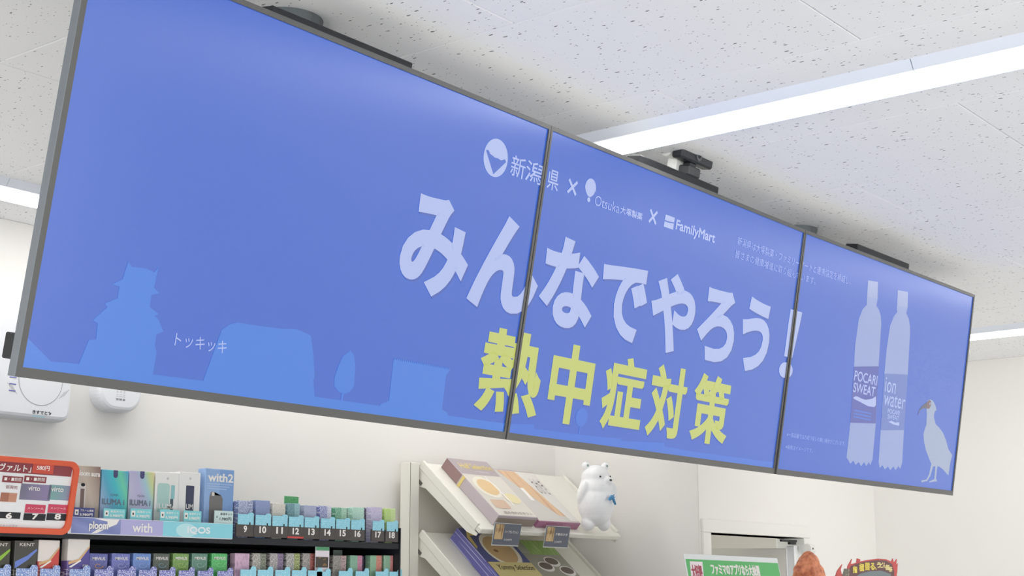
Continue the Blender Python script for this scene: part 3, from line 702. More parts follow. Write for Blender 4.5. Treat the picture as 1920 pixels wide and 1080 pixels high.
for k, (a, b, yt, pm, sw, word) in enumerate(TALL):
    A, B = at(a, yt, RY + 0.004), at(b, yt, RY + 0.004); w = B.x - A.x; hh = A.z - Z2 - 0.001
    o = obj('cigarette_pack', bx(-w / 2, w / 2, 0, 0.026, 0, hh, bev=0.0012), print_mat('tall_%d' % k, **pm))
    o.location = (A.x + w / 2, RY + 0.004, Z2 + 0.001); tag(o, word + ' on the second row', 'cigarette pack', 'tall packs on the second row')
    sm = mat('tall_swoosh_%d' % k, sw, 0.4)
    if k < 2:
        obj('swoosh_print', flat([(-w / 2 + 0.002, hh * 0.44), (w * 0.1, hh * 0.62), (w / 2 - 0.001, hh * 0.80), (w / 2 - 0.001, hh * 0.85), (w * 0.05, hh * 0.70), (-w / 2 + 0.002, hh * 0.58)], (0, -0.0007, 0), (1, 0, 0), (0, 0, 1)), sm, o)
        letters('KENT', o, (-w * 0.3, hh * 0.89, w * 0.35, hh * 0.95), num_m, (0, -0.0007, 0))
    else:
        obj('swoosh_print', flat([(-w / 2 + 0.002, hh * 0.50), (w * 0.05, hh * 0.58), (w / 2 - 0.001, hh * 0.84), (w / 2 - 0.001, hh * 0.45), (-w / 2 + 0.002, hh * 0.45)], (0, -0.0007, 0), (1, 0, 0), (0, 0, 1)), sm, o)
        obj('swoosh_edge', flat([(-w / 2 + 0.002, hh * 0.50), (w * 0.05, hh * 0.58), (w / 2 - 0.001, hh * 0.84), (w / 2 - 0.001, hh * 0.88), (w * 0.0, hh * 0.615), (-w / 2 + 0.002, hh * 0.56)], (0, -0.0010, 0), (1, 0, 0), (0, 0, 1)), mat('swoosh_gold', (220, 178, 130), 0.35), o)
        obj('stick_print', flat([(-w / 2 + 0.003, hh * 0.46), (w * 0.08, hh * 0.60), (w * 0.12, hh * 0.58), (-w / 2 + 0.010, hh * 0.45)], (0, -0.0012, 0), (1, 0, 0), (0, 0, 1)), num_m, o)
        letters('neo', o, (w * 0.2, hh * 0.455, w * 0.45, hh * 0.51), num_m, (0, -0.0012, 0))
    price_tag(A.x + 0.002, B.x - 0.001, Z2 + 0.004, at(60, 1066, RY).z, RY - 0.003, bl_tag, 'pale blue price tag under the %s' % word, 'pale blue price tags of the second row')

# device cartons standing on the rack
YC = RY + 0.030
def carton(a, b, yt, m, label, d=0.045, yo=0.0):
    A, B = at(a, yt, YC + yo), at(b, yt, YC + yo); w = B.x - A.x; hh = A.z - (ZT - 0.0055)
    o = obj('device_carton', bx(-w / 2, w / 2, 0, d, 0, hh, bev=0.0012), m)
    o.location = (A.x + w / 2, YC + yo, ZT - 0.0055); tag(o, label, 'product box', 'device cartons on the rack'); return o, w, hh
grey_t = mat('print_grey', (110, 124, 140), 0.5)
o, w, hh = carton(141, 190, 871.5, print_mat('carton_bronze', (0, 0, 0), stops=[(0.0, (176, 150, 138)), (0.35, (196, 178, 164)), (0.6, (204, 190, 176)), (1.0, (140, 112, 104))]), 'bronze device carton with silver stick picture, beside the orange frame')
letters('ploom aura', o, (-w * 0.42, hh - 0.028, w * 0.47, hh - 0.012), num_m, (0, -0.0006, 0), off=0.04)
obj('stick_picture', flat(rrect(-w * 0.42, 0.02, -w * 0.05, hh * 0.73, 0.006), (0, -0.0006, 0), (1, 0, 0), (0, 0, 1)), mat('stick_silver', (222, 216, 212), 0.3), o)
obj('stick_slot', flat(rect(-w * 0.25, 0.02, -w * 0.10, hh * 0.65), (0, -0.0010, 0), (1, 0, 0), (0, 0, 1)), mat('stick_brown', (128, 108, 104), 0.3), o)
obj('stick_tip', flat(ell(-w * 0.17, hh * 0.71, 0.006, 0.004, 14), (0, -0.0012, 0), (1, 0, 0), (0, 0, 1)), rack_m, o)
for a, b, yt, st, word in ((192, 242, 880, [(0.0, (200, 170, 214)), (0.2, (168, 190, 222)), (0.45, (96, 176, 206)), (0.62, (84, 196, 208)), (0.8, (120, 214, 180)), (1.0, (100, 170, 214))], 'turquoise holographic carton with a dark tab'),
                           (244, 290, 882, [(0.0, (176, 206, 206)), (0.3, (196, 196, 222)), (0.55, (190, 186, 220)), (0.72, (170, 206, 220)), (0.86, (206, 222, 160)), (1.0, (232, 214, 170))], 'pearl lilac holographic carton with a dark tab')):
    o, w, hh = carton(a, b, yt, print_mat('carton_' + word[:5], (0, 0, 0), stops=st, rough=0.25), word)
    obj('tab', flat([(-0.0065, hh), (-0.0065, hh - 0.012)] + [(0.0065 * math.cos(math.radians(180 + q * 20)), hh - 0.012 + 0.0065 * math.sin(math.radians(180 + q * 20))) for q in range(1, 9)] + [(0.0065, hh - 0.012), (0.0065, hh)], (0, -0.0006, 0), (1, 0, 0), (0, 0, 1)), mat('tab_indigo', (78, 78, 122), 0.4), o)
    letters('ILUMA i', o, (-w * 0.46, hh * 0.450, w * 0.38, hh * 0.545), grey_t, (0, -0.0006, 0), bold=0.04)
    letters('IQOS', o, (-w * 0.16, hh * 0.585, w * 0.12, hh * 0.625), grey_t, (0, -0.0006, 0))
wht = mat('carton_white', (238, 238, 236), 0.4)
o, w, hh = carton(293, 337, 884, wht, 'white carton picturing a mint case and pen')
obj('case_picture', flat(rrect(-w * 0.42, hh * 0.36, w * 0.10, hh * 0.82, 0.008), (0, -0.0006, 0), (1, 0, 0), (0, 0, 1)), mat('mint_print', (178, 212, 206), 0.4), o)
obj('pen_picture', flat(rect(w * 0.16, hh * 0.58, w * 0.32, hh * 0.80), (0, -0.0006, 0), (1, 0, 0), (0, 0, 1)), mat('pen_print', (150, 200, 204), 0.3), o)
obj('pen_tip', flat(rect(w * 0.14, hh * 0.40, w * 0.27, hh * 0.58), (0, -0.0006, 0), (1, 0, 0), (0, 0, 1)), mat('pen_dark_print', (70, 90, 96), 0.3), o)
letters('ILUMA', o, (-w * 0.40, hh * 0.42, w * 0.40, hh * 0.50), num_m, (0, -0.0010, 0), off=0.01)
obj('logo_print', flat(ell(0.0, hh * 0.9, 0.0035, 0.0035, 14), (0, -0.0006, 0), (1, 0, 0), (0, 0, 1)), mat('print_pale_grey', (200, 202, 204)), o)
o, w, hh = carton(337.5, 377, 884, wht, 'white carton picturing a dark navy stick')
obj('stick_picture', flat(rrect(-w * 0.18, hh * 0.40, w * 0.20, hh * 0.79, 0.002), (0, -0.0006, 0), (1, 0, 0), (0, 0, 1)), mat('navy_print', (66, 72, 98), 0.4), o)
letters('UM', o, (-w * 0.16, hh * 0.42, w * 0.16, hh * 0.50), num_m, (0, -0.0010, 0), off=0.01)
obj('logo_print', flat(ell(0.0, hh * 0.9, 0.0035, 0.0035, 14), (0, -0.0006, 0), (1, 0, 0), (0, 0, 1)), mat('print_pale_grey', (200, 202, 204)), o)
o, w, hh = carton(386, 440, 877.5, print_mat('carton_blue', (150, 182, 226), (132, 168, 218), 0.5), 'tall blue carton picturing a grey device, beside slot 9', d=0.03, yo=-0.004)
letters('with2', o, (-w * 0.42, hh - 0.033, w * 0.46, hh - 0.011), num_m, (0, -0.0006, 0), off=0.025)
for q in range(3):
    obj('small_print', flat(rect(-w * 0.42, hh - 0.040 - q * 0.006, w * (0.44 - q * 0.1), hh - 0.038 - q * 0.006), (0, -0.0006, 0), (1, 0, 0), (0, 0, 1)), mat('print_pale_blue', (180, 204, 238)), o)
obj('device_picture', flat([(-w * 0.34, 0.03), (-w * 0.34, hh * 0.58), (-w * 0.29, hh * 0.66), (-w * 0.18, hh * 0.66), (-w * 0.15, hh * 0.61), (w * 0.06, hh * 0.61), (w * 0.12, hh * 0.56), (w * 0.10, 0.03)], (0, -0.0006, 0), (1, 0, 0), (0, 0, 1)), mat('device_grey_print', (124, 122, 120), 0.35), o)
obj('mouthpiece_picture', flat(rect(-w * 0.27, hh * 0.60, -w * 0.18, hh * 0.655), (0, -0.0010, 0), (1, 0, 0), (0, 0, 1)), mat('stick_silver', (222, 216, 212), 0.3), o)

# sign strip under the cartons
A, B = at(133.5, 975.5, RY - 0.02), at(437.5, 977.5, RY - 0.02); zb = at(285, 1006, RY - 0.02).z; zt = at(285, 975.5, RY - 0.02).z
Ls = B.x - A.x; hs = zt - zb
t = empty('sign_strip', (A.x, RY - 0.02, zb)); tag(t, 'lilac and cyan sign strip of three brand fields along the rack', 'sign')
obj('board', bx(0, Ls, 0.0004, 0.012, 0, hs, bev=0.001), mat('strip_white', (230, 232, 240), 0.4), t)
f1 = obj('sign_field', flat(rect(0.001, 0.002, Ls * 0.285, hs - 0.001), (0, -0.0003, 0), (1, 0, 0), (0, 0, 1)), print_mat('field_indigo', (0, 0, 0), stops=[(0, (118, 130, 184)), (0.3, (142, 152, 204)), (0.5, (120, 132, 188)), (1, (150, 158, 208))]), t)
f2 = obj('sign_field', flat(rect(Ls * 0.285, 0.002, Ls * 0.542, hs - 0.001), (0, -0.0003, 0), (1, 0, 0), (0, 0, 1)), mat('field_lilac', (180, 178, 222), 0.4), t)
f3 = obj('sign_field', flat(rect(Ls * 0.542, 0.002, Ls - 0.001, hs - 0.001), (0, -0.0003, 0), (1, 0, 0), (0, 0, 1)), mat('field_cyan', (142, 216, 230), 0.4), t)
bm = bmesh.new()
for q in (((0.115, 0.05), (0.15, 0.10), (0.21, 0.42), (0.165, 0.42)), ((0.165, 0.42), (0.21, 0.42), (0.26, 0.65), (0.207, 0.66)), ((0.207, 0.66), (0.26, 0.65), (0.275, 0.95), (0.205, 0.80)), ((0.205, 0.80), (0.275, 0.95), (0.13, 0.95))):
    bm.faces.new([bm.verts.new((Ls * a, -0.0007, hs * b)) for a, b in q])
obj('swoosh_print', bm, num_m, f1)
letters('ploom', f1, (Ls * 0.103, hs * 0.15, Ls * 0.213, hs * 0.75), mat('ploom_shadow', (92, 104, 160), 0.4), (0, -0.0011, 0), bold=0.03)
letters('ploom', f1, (Ls * 0.10, hs * 0.18, Ls * 0.21, hs * 0.78), num_m, (0, -0.0016, 0), bold=0.03)
letters('with', f2, (Ls * 0.355, hs * 0.22, Ls * 0.475, hs * 0.80), num_m, (0, -0.0007, 0), off=0.012)
obj('circle_print', flat(ell(Ls * 0.69, hs * 0.46, Ls * 0.066, hs * 0.44, 28), (0, -0.0006, 0), (1, 0, 0), (0, 0, 1)), mat('field_pale_cyan', (190, 234, 240), 0.4), f3)
letters('IQOS', f3, (Ls * 0.695, hs * 0.22, Ls * 0.845, hs * 0.72), mat('iqos_white', (236, 244, 250), 0.4), (0, -0.0013, 0), off=0.0, bold=0.05)
# price cards leaning on the strip
navy = mat('card_navy', (66, 72, 132), 0.4); aqua = print_mat('card_aqua', (132, 212, 218)); pale = mat('card_pale', (206, 228, 226), 0.4)
CARDS = [(139, 178, 951, navy, 'navy price card under the bronze carton', '3,980円'), (195, 235.5, 953, aqua, 'aqua price card under the turquoise carton', '3,980円'), (245, 284.5, 953, aqua, 'aqua price card under the pearl lilac carton', '6,980円'),
         (300.5, 337, 955, aqua, 'aqua price card under the mint picture carton', '6,980円'), (345, 378, 957, aqua, 'aqua price card under the navy stick carton', '3,980円'), (402.5, 437.5, 957, pale, 'pale price card under the tall blue carton', '1,980円')]
for a, b, yt, m, lab, pr in CARDS:
    y = RY - 0.006
    A, B = at(a, yt, y), at(b, yt, y); w = B.x - A.x; hh = A.z - (zt - 0.012)
    t = empty('price_card', (A.x, y, zt - 0.012)); tag(t, lab, 'price card', 'price cards along the sign strip')
    obj('card', bx(0, w, 0, 0.001, 0, hh), m, t)
    ink = num_m if m is not pale else mat('ink_dark', (70, 84, 84))
    obj('icon', flat(rect(w * 0.04, hh * 0.50, w * 0.22, hh * 0.86), (0, -0.0004, 0), (1, 0, 0), (0, 0, 1)), num_m if m is not pale else pale, t)
    letters('▲' if m is pale else '■', t, (w * 0.09, hh * 0.60, w * 0.16, hh * 0.74), mat('ink_dark', (70, 84, 84)), (0, -0.0008, 0))
    letters('プルーム本体' if m is navy else '本体キット', t, (w * 0.30, hh * 0.74, w * 0.94, hh * 0.90), ink, (0, -0.0004, 0), bold=0.02)
    letters(pr, t, (w * 0.28, hh * 0.44, w * 0.90, hh * 0.64), ink, (0, -0.0004, 0), bold=0.03)

# orange framed menu board in front of the rack, leaning forward
YM = RY - 0.05
A, Bp = at(146, 866, YM - 0.02), at(131, 1003, YM + 0.006)
up = (A - Bp); up.x = 0; mh = up.length; up.normalize()
ex_ = Vector((1, 0, 0)); nn = ex_.cross(up)
MW = 0.42
mo = Vector(((A.x + Bp.x) / 2 - MW, Bp.y, Bp.z))
t = empty('menu_board', mtx=Matrix(((ex_.x, up.x, nn.x, mo.x), (ex_.y, up.y, nn.y, mo.y), (ex_.z, up.z, nn.z, mo.z), (0, 0, 0, 1))))
tag(t, 'orange framed tobacco price board with numbers 6, 7, 8 on the left', 'menu board')
EX, EY = (1, 0, 0), (0, 1, 0)
org = mat('orange_frame', (222, 92, 56), 0.4, 0.5)
bm = bmesh.new()
oo, ii = rrect(0, 0, MW, mh, 0.024, 8), rrect(0.016, 0.013, MW - 0.0135, mh - 0.0115, 0.014, 8)
K = len(oo)
for z_ in (0, 1): pass
vo = [[bm.verts.new((u, v, z)) for u, v in oo] for z in (-0.004, 0.006)]; vi = [[bm.verts.new((u, v, z)) for u, v in ii] for z in (-0.004, 0.006)]
for k in range(K):
    j = (k + 1) % K
    bm.faces.new((vo[1][k], vo[1][j], vi[1][j], vi[1][k])); bm.faces.new((vo[0][k], vi[0][k], vi[0][j], vo[0][j]))
    bm.faces.new((vo[0][k], vo[0][j], vo[1][j], vo[1][k])); bm.faces.new((vi[0][k], vi[1][k], vi[1][j], vi[0][j]))
obj('frame', bm, org, t)
obj('sheet', prism(ii, (0, 0, -0.0045), EX, EY, (0, 0, 1), 0.004), mat('sheet_white', (236, 236, 238), 0.3, 0.5), t)
def mp(u0, v0, u1, v1, m, nm='print_field', lift=0.0):
    """board print; u from the right edge, v from the top edge, in metres"""
    return obj(nm, flat(rect(MW - u0, mh - v1, MW - u1, mh - v0), (0, 0, 0.0002 + lift), EX, EY), m, t)
def mt(s, u0, v0, u1, v1, m, off=0.0, lift=0.0012):
    return letters(s, t, (MW - u0, mh - v1, MW - u1, mh - v0), m, (0, 0, lift), EX, EY, off)
def Q(px, py):
    """board coordinates (from right edge, from top edge) of the point of the leaning board seen at a pixel"""
    d = r_ * ((px - 960) / FPX) + d_ * ((py - 540) / FPX) + f_
    p = CAM + d * ((mo - CAM).dot(nn) / d.dot(nn)) - mo
    return MW - p.dot(ex_), mh - p.dot(up)
def mbox(px0, py0, px1, py1):
    m_ = px1 if px0 < 0 else (px0 + px1) / 2
    return Q(px0, py0)[0], Q(m_, py0)[1], Q(px1, py1)[0], Q(m_, py1)[1]
def mq(px0, py0, px1, py1, m, nm='print_field', lift=0.0):
    return mp(*mbox(px0, py0, px1, py1), m, nm, lift)
def mqt(s, px0, py0, px1, py1, m, off=0.0, lift=0.0014):
    return mt(s, *mbox(px0, py0, px1, py1), m, off, lift)
mar = mat('maroon_print', (142, 58, 66), 0.4); red_p = mat('red_print', (206, 78, 60), 0.4); rose = mat('rose_print', (206, 64, 96), 0.4)
mq(-120, 866, 133, 894, mar, 'header_band'); mq(62, 870, 99, 888, red_p, 'price_field', 0.0006)
mqt('のめぐり「ヴァルト」', -78, 872, 57, 886, num_m, 0.02); mqt('580円', 69, 873, 92, 882, num_m, 0.02)
for a, b in ((5, 42), (46, 86)):
    mq(a, 893, b, 905, mar, 'tab_print'); mqt('■・■期間', a + 3, 895, b - 3, 902, num_m)
mqt('新発売', 11, 910, 32, 917, mar)
mq(2, 924, 30, 941, print_mat('pack_photo_brown', (168, 108, 86), (196, 140, 116), 0.5), 'pack_photo')
mq(40, 908, 93, 938, print_mat('pack_photo_purple', (0, 0, 0), stops=[(0, (96, 100, 108)), (0.4, (128, 122, 150)), (1, (150, 130, 176))]), 'pack_photo')
mq(93, 910, 133, 938, print_mat('pack_photo_mint', (0, 0, 0), stops=[(0, (112, 178, 156)), (0.5, (130, 160, 170)), (1, (158, 120, 178))]), 'pack_photo')
mqt('virto', 53, 911, 74, 920, num_m, 0.01); mqt('virto', 96, 913, 118, 922, num_m, 0.01)
for a, b, s in ((48, 84, '7'), (91, 126, '8')):
    mq(a, 946, b, 962, rose, 'offer_print'); mqt('メンソール', a + 3, 951, b - 3, 955, num_m)
    mq(a - 3, 963, b, 976, rack_m, 'number_field', 0.0004); mqt(s, (a + b) / 2 - 6, 963, (a + b) / 2 + 4, 974, num_m, 0.04, 0.0018)
mq(-4, 961, 37, 973, rack_m, 'number_field', 0.0004); mqt('6', 11, 961, 21, 972, num_m, 0.04, 0.0018)
mqt('※写真はイメージです', -24, 984, 32, 988, mat('ink_grey', (150, 150, 158)))
obj('bracket', bx(MW * 0.5 - 0.02, MW * 0.5 + 0.02, 0.02, 0.06, -0.055, -0.005), rack_m, t)

# ------------------------------------------------------------------ gift shelf
shelf_m = mat('shelf_ivory', (238, 236, 226), 0.45, 0.4)
X0, X1 = 3.868, 4.690
t = empty('display_shelf', (X0, 3.45, 0)); tag(t, 'ivory metal display shelf with two slanted tiers beside the rack', 'shelf')
def sb(x0, x1, y0, y1, z0, z1, bev=0.0): return bx(x0 - X0, x1 - X0, y0 - 3.45, y1 - 3.45, z0, z1, bev=bev)
for xx in (3.822, 4.705):
    u = obj('upright', sb(xx - 0.012, xx + 0.034, 3.452, 3.50, 0, 2.138, bev=0.002), shelf_m, t)
    obj('slots', sb(xx - 0.0135, xx - 0.0118, 3.4515, 3.4522, 1.60, 2.137), mat('slot_grey', (120, 116, 108)), u)
obj('back_panel', sb(3.857, 4.692, 3.470, 3.485, 0.1, 2.133), mat('shelf_back', (226, 221, 210), 0.6, 0.3), t)
ANG = math.atan2(0.222, 0.25); SLEN = math.hypot(0.25, 0.222)
sl = Vector((0, math.cos(ANG), math.sin(ANG))); sn = Vector((0, -math.sin(ANG), math.cos(ANG)))
def slant_m(x, z, s=0.0, lift=0.0):
    o = Vector((x, 3.2, z)) + sl * s + sn * lift
    return Matrix(((1, sl.x, sn.x, o.x), (0, sl.y, sn.y, o.y), (0, sl.z, sn.z, o.z), (0, 0, 0, 1)))
TIERS = (1.918, 1.680)
for k, z in enumerate(TIERS):
    M_ = Matrix.Translation((-X0, -3.45, 0)) @ slant_m(X0, z)
    a = obj('shelf_board', bx(0, X1 - X0, -0.004, SLEN, -0.018, 0, bev=0.002), shelf_m, t); a.matrix_local = M_
    a = obj('front_lip', bx(-0.004, X1 - X0 + 0.004, -0.026, -0.004, -0.016, 0.004, bev=0.003), shelf_m, t); a.matrix_local = M_
    for xs in (0.0, X1 - X0):
        a = obj('bracket', prism([(-0.02, -0.020), (SLEN - 0.005, -0.020), (SLEN + 0.02, -0.075), (SLEN - 0.035, -0.075), (SLEN - 0.075, -0.055), (0.02, -0.045), (-0.02, -0.03)], (xs - 0.003, 0, 0), (0, 1, 0), (0, 0, 1), (1, 0, 0), 0.004), shelf_m, t); a.matrix_local = M_
        a = obj('side_rim', bx(xs - 0.006, xs + 0.006, -0.004, SLEN, -0.020, 0.010, bev=0.002), shelf_m, t); a.matrix_local = M_
    a = obj('size_mark', bx(-0.0042, -0.0031, SLEN - 0.052, SLEN - 0.03, -0.062, -0.050), mat('slot_grey', (120, 116, 108)), t); a.matrix_local = M_

def gift(x0, x1, s0, s1, th, tier, side, label):
    o = empty('gift_box', mtx=slant_m(x0, TIERS[tier], s0, 0.0005)); tag(o, label, 'gift box', 'gift boxes on the slanted shelf')
    w, l = x1 - x0, s1 - s0
    obj('carton', bx(0, w, 0, l, 0, th, bev=0.0015), side, o)
    return o, w, l, th
def face(o, pts, m, z, nm='print_field'): return obj(nm, flat(pts, (0, 0, z), EX, EY), m, o)
gold = mat('gold_print', (226, 206, 130), 0.35, 0.5, metal=0.1)
# box 1
o, w, l, th = gift(3.952, 4.172, 0.004, 0.318, 0.042, 0, mat('gift_mauve', (190, 178, 184), 0.4), 'mauve gift box with gold ribbon on the upper tier')
face(o, rect(0.003, 0.003, w - 0.003, l - 0.003), mat('gift_cream', (222, 216, 206), 0.3), th + 0.0003)
face(o, rect(0.003, l * 0.72, w - 0.003, l - 0.003), mat('gift_taupe', (178, 166, 170), 0.3), th + 0.0006)
letters('Half Selection', o, (0.030, l * 0.82, w - 0.012, l * 0.92), gold, (0, 0, th + 0.0012), EX, EY, 0.02)
letters('ハーフセレクション', o, (0.090, l * 0.76, w - 0.05, l * 0.79), num_m, (0, 0, th + 0.0012), EX, EY)
face(o, ell(w * 0.36, l * 0.50, w * 0.28, l * 0.185), mat('plate_cream', (238, 232, 216), 0.3), th + 0.0009, 'picture')
face(o, ell(w * 0.38, l * 0.50, w * 0.22, l * 0.14), mat('pastry', (228, 196, 146), 0.4), th + 0.0012, 'picture')
face(o, rrect(w * 0.12, l * 0.13, w * 0.50, l * 0.28, 0.01), mat('pastry_rose', (214, 184, 160), 0.4), th + 0.0010, 'picture')
face(o, ell(w * 0.76, l * 0.32, w * 0.18, l * 0.09), mat('pastry_yellow', (232, 220, 176), 0.4), th + 0.0012, 'picture')
face(o, [(w * 0.62, l * 0.20), (w * 0.66, l * 0.21), (w * 0.56, l * 0.70), (w * 0.54, l * 0.70)], num_m, th + 0.0014, 'picture_line')
letters('詰め合わせギフト', o, (w * 0.2, l * 0.035, w * 0.92, l * 0.085), mat('ink_taupe', (132, 124, 126)), (0, 0, th + 0.0012), EX, EY)
obj('end_wrap', bx(-0.0008, w * 0.0 + 0.0004, l * 0.70, l - 0.002, 0.001, th - 0.001), mat('gift_brown', (150, 122, 122), 0.4), o)
obj('ribbon', bx(-0.0016, 0.0006, l * 0.64, l * 0.68, 0.0, th + 0.0018), gold, o)
obj('front_band', bx(0.004, w - 0.004, -0.0012, 0.0005, 0.004, th - 0.010), mat('gift_umber', (150, 136, 126), 0.4), o)
# box 2
o, w, l, th = gift(4.190, 4.440, 0.004, 0.300, 0.028, 0, mat('gift_plum', (172, 118, 146), 0.4), 'plum sided flat gift box picturing rice crackers, upper tier')
face(o, rect(0.004, 0.004, w - 0.004, l - 0.004), mat('gift_grey', (206, 202, 196), 0.3), th + 0.0003)
face(o, [(w * 0.10, l * 0.97), (w * 0.30, l * 0.97), (w * 0.88, l * 0.97), (w * 0.80, l * 0.12), (w * 0.62, l * 0.14), (w * 0.30, l * 0.60)], print_mat('cracker', (224, 188, 148), text=(206, 162, 130), amt=0.3, sx=14, sz=1), th + 0.0006, 'picture')
face(o, [(w * 0.52, l * 0.97), (w * 0.985, l * 0.97), (w * 0.985, l * 0.04), (w * 0.80, l * 0.04)], mat('gift_pale', (228, 224, 218), 0.3), th + 0.0009)
letters('おかき', o, (w * 0.70, l * 0.55, w * 0.94, l * 0.85), mat('ink_taupe', (132, 124, 126)), (0, 0, th + 0.0013), EX, EY)
face(o, rect(w * 0.27, l * 0.40, w * 0.36, l * 0.64), num_m, th + 0.0010, 'label_print')
obj('side_pattern', bx(-0.0006, 0.0004, 0.01, l - 0.01, 0.003, th - 0.003), print_mat('plum_pattern', (178, 110, 150), text=(232, 190, 218), amt=0.3, sx=1, sz=3), o)
letters('粒々粒々', o, (w * 0.60, 0.006, w * 0.72, th - 0.005), mat('plum_pale', (206, 166, 184)), (0, -0.0006, 0), EX, (0, 0, 1))
# lower tier
o, w, l, th = gift(3.985, 4.235, 0.0, 0.300, 0.052, 1, print_mat('gift_blue_side', (112, 110, 178), text=(206, 206, 236), amt=0.16, sx=8, sz=8), 'blue gift box picturing a curry plate on the lower tier')
face(o, rect(0.003, 0.003, w - 0.003, l - 0.003), mat('gift_blue', (86, 92, 148), 0.3), th + 0.0003)
face(o, ell(w * 0.55, l * 0.62, w * 0.36, l * 0.30), mat('plate_cream', (238, 232, 216), 0.3), th + 0.0006, 'picture')
face(o, ell(w * 0.54, l * 0.62, w * 0.30, l * 0.24), mat('curry', (206, 174, 126), 0.4), th + 0.0009, 'picture')
face(o, ell(w * 0.42, l * 0.60, w * 0.05, l * 0.025), mat('curry_dark', (134, 100, 70), 0.4), th + 0.0012, 'picture')
face(o, rect(0.003, l * 0.12, w - 0.003, l * 0.40), mat('gift_sand', (216, 202, 142), 0.3), th + 0.0014, 'title_band')
letters('Yummy Selection', o, (w * 0.12, l * 0.24, w * 0.93, l * 0.355), mat('ink_black', (40, 36, 34)), (0, 0, th + 0.0018), EX, EY, 0.01, shear=0.2)
face(o, [(0.006, l * 0.82), (w * 0.12, l * 0.93), (w * 0.25, l * 0.93), (w * 0.22, l * 0.86), (w * 0.12, l * 0.86), (0.02, l * 0.66), (0.006, l * 0.62)], gold, th + 0.0012, 'ribbon')
o, w, l, th = gift(4.252, 4.51, 0.0, 0.278, 0.030, 1, mat('gift_lilac', (206, 190, 212), 0.4), 'green topped gift box picturing meat dishes on the lower tier')
face(o, rect(0.004, 0.004, w - 0.004, l - 0.004), mat('gift_moss', (166, 164, 150), 0.3), th + 0.0003)
face(o, rect(0.004, l * 0.72, w * 0.30, l - 0.004), mat('gift_pale_moss', (178, 180, 164), 0.3), th + 0.0006)
face(o, rect(w * 0.24, l * 0.70, w - 0.004, l - 0.004), print_mat('leaf_green', (150, 186, 100), text=(180, 206, 130), amt=0.3, sx=14, sz=14), th + 0.0006, 'leaf_print')
for cx_, cy_ in ((0.38, 0.46), (0.62, 0.56), (0.80, 0.38)):
    face(o, ell(w * cx_, l * cy_, w * 0.17, l * 0.10), num_m, th + 0.0009, 'plate_print')
    face(o, ell(w * cx_, l * cy_ + 0.003, w * 0.14, l * 0.07), mat('dish_dark', (112, 100, 90), 0.4), th + 0.0012, 'dish_print')

# two dark price cards on the upper lip
for a, b, lab, word in ((3.918, 4.060, 'dark grey price card under the mauve gift box', 'ハーフセレクション'), (4.206, 4.344, 'dark grey price card under the plum gift box', '海鮮おかき')):
    y = 3.176
    t = empty('price_card', (a, y, 1.855)); t.rotation_euler = (0.20, 0, 0); tag(t, lab, 'price card', 'dark price cards on the gift shelf'); w = b - a; hh = 0.071
    sh = -0.012
    obj('card', bx(0, w, 0, 0.0015, 0, hh), mat('card_slate', (98, 104, 118), 0.35), t)
    obj('holder', bx(-0.002, w + 0.002, 0.0016, 0.003, -0.004, hh + 0.002), mat('clear_edge', (206, 208, 204), 0.2), t)
    obj('wood_label', flat(rect(0.003, hh * 0.26, w * 0.34, hh - 0.002), (0, -0.0004, 0), EX, (0, 0, 1)), print_mat('wood_tan', (214, 184, 134), text=(150, 116, 76), amt=0.12, sx=4, sz=1), t)
    letters('おすすめ', t, (0.008, hh * 0.62, w * 0.30, hh * 0.78), mat('ink_brown', (112, 88, 58)), (0, -0.0008, 0), EX, (0, 0, 1))
    letters(word, t, (w * 0.40, hh * 0.56, w * 0.92, hh * 0.70), num_m, (0, -0.0005, 0), EX, (0, 0, 1), 0.01)
    letters('3,240円', t, (w * 0.40, hh * 0.20, w * 0.70, hh * 0.30), num_m, (0, -0.0005, 0), EX, (0, 0, 1))

# white bear figure standing on the end of the upper tier
bear_m = mat('bear_white', (244, 245, 247), 0.35, 0.5)
bp = Vector((4.502, 3.160, 1.9245))
t = empty('bear_figurine', bp); t.scale = (0.89, 0.94, 0.955); t.rotation_euler = (0, 0, math.radians(-30)); tag(t, 'white standing bear figurine with a blue chest mark, right end of shelf', 'figurine')
bm = bmesh.new()
def ball(c, r, s=(1, 1, 1), rot=None):
    M_ = Matrix.Translation(c) @ (rot.to_4x4() if rot else Matrix()) @ Matrix.Diagonal((*s, 1))
    bmesh.ops.create_icosphere(bm, subdivisions=3, radius=r, matrix=M_)
from mathutils import Euler
ball((0, 0, 0.100), 0.078, (1.0, 0.95, 1.08)); ball((0, 0, 0.060), 0.064, (1.0, 0.95, 0.8)); ball((0, 0, 0.150), 0.070, (1.0, 0.95, 0.95)); ball((0, 0, 0.196), 0.060, (1.0, 0.95, 0.82))
ball((0.030, -0.040, 0.180), 0.024, (1.0, 1.1, 0.85))                         # muzzle
for s in (-1, 1):
    ball((0.044 * s, 0.002, 0.240), 0.0165)                                    # ears
    ball((0.036 * s, 0, 0.022), 0.029, (0.95, 1.1, 1.05))                      # feet
    ball((0.069 * s, -0.016, 0.138), 0.024, (0.8, 0.95, 1.9), Euler((0.35, 0.22 * -s, 0)).to_matrix())   # arms
bd = obj('body', bm, bear_m, t, smooth=True)
rm = bd.modifiers.new('fuse', 'REMESH'); rm.mode = 'VOXEL'; rm.voxel_size = 0.0035; rm.use_smooth_shade = True
sm = bd.modifiers.new('soften', 'SMOOTH'); sm.factor = 0.5; sm.iterations = 6
dk = mat('bear_eye', (42, 60, 58), 0.3)
def dot(nm, c, r, m=dk, s=(1, 1, 1)):
    b_ = bmesh.new(); bmesh.ops.create_icosphere(b_, subdivisions=2, radius=r, matrix=Matrix.Translation(c) @ Matrix.Diagonal((*s, 1))); obj(nm, b_, m, t, smooth=True)
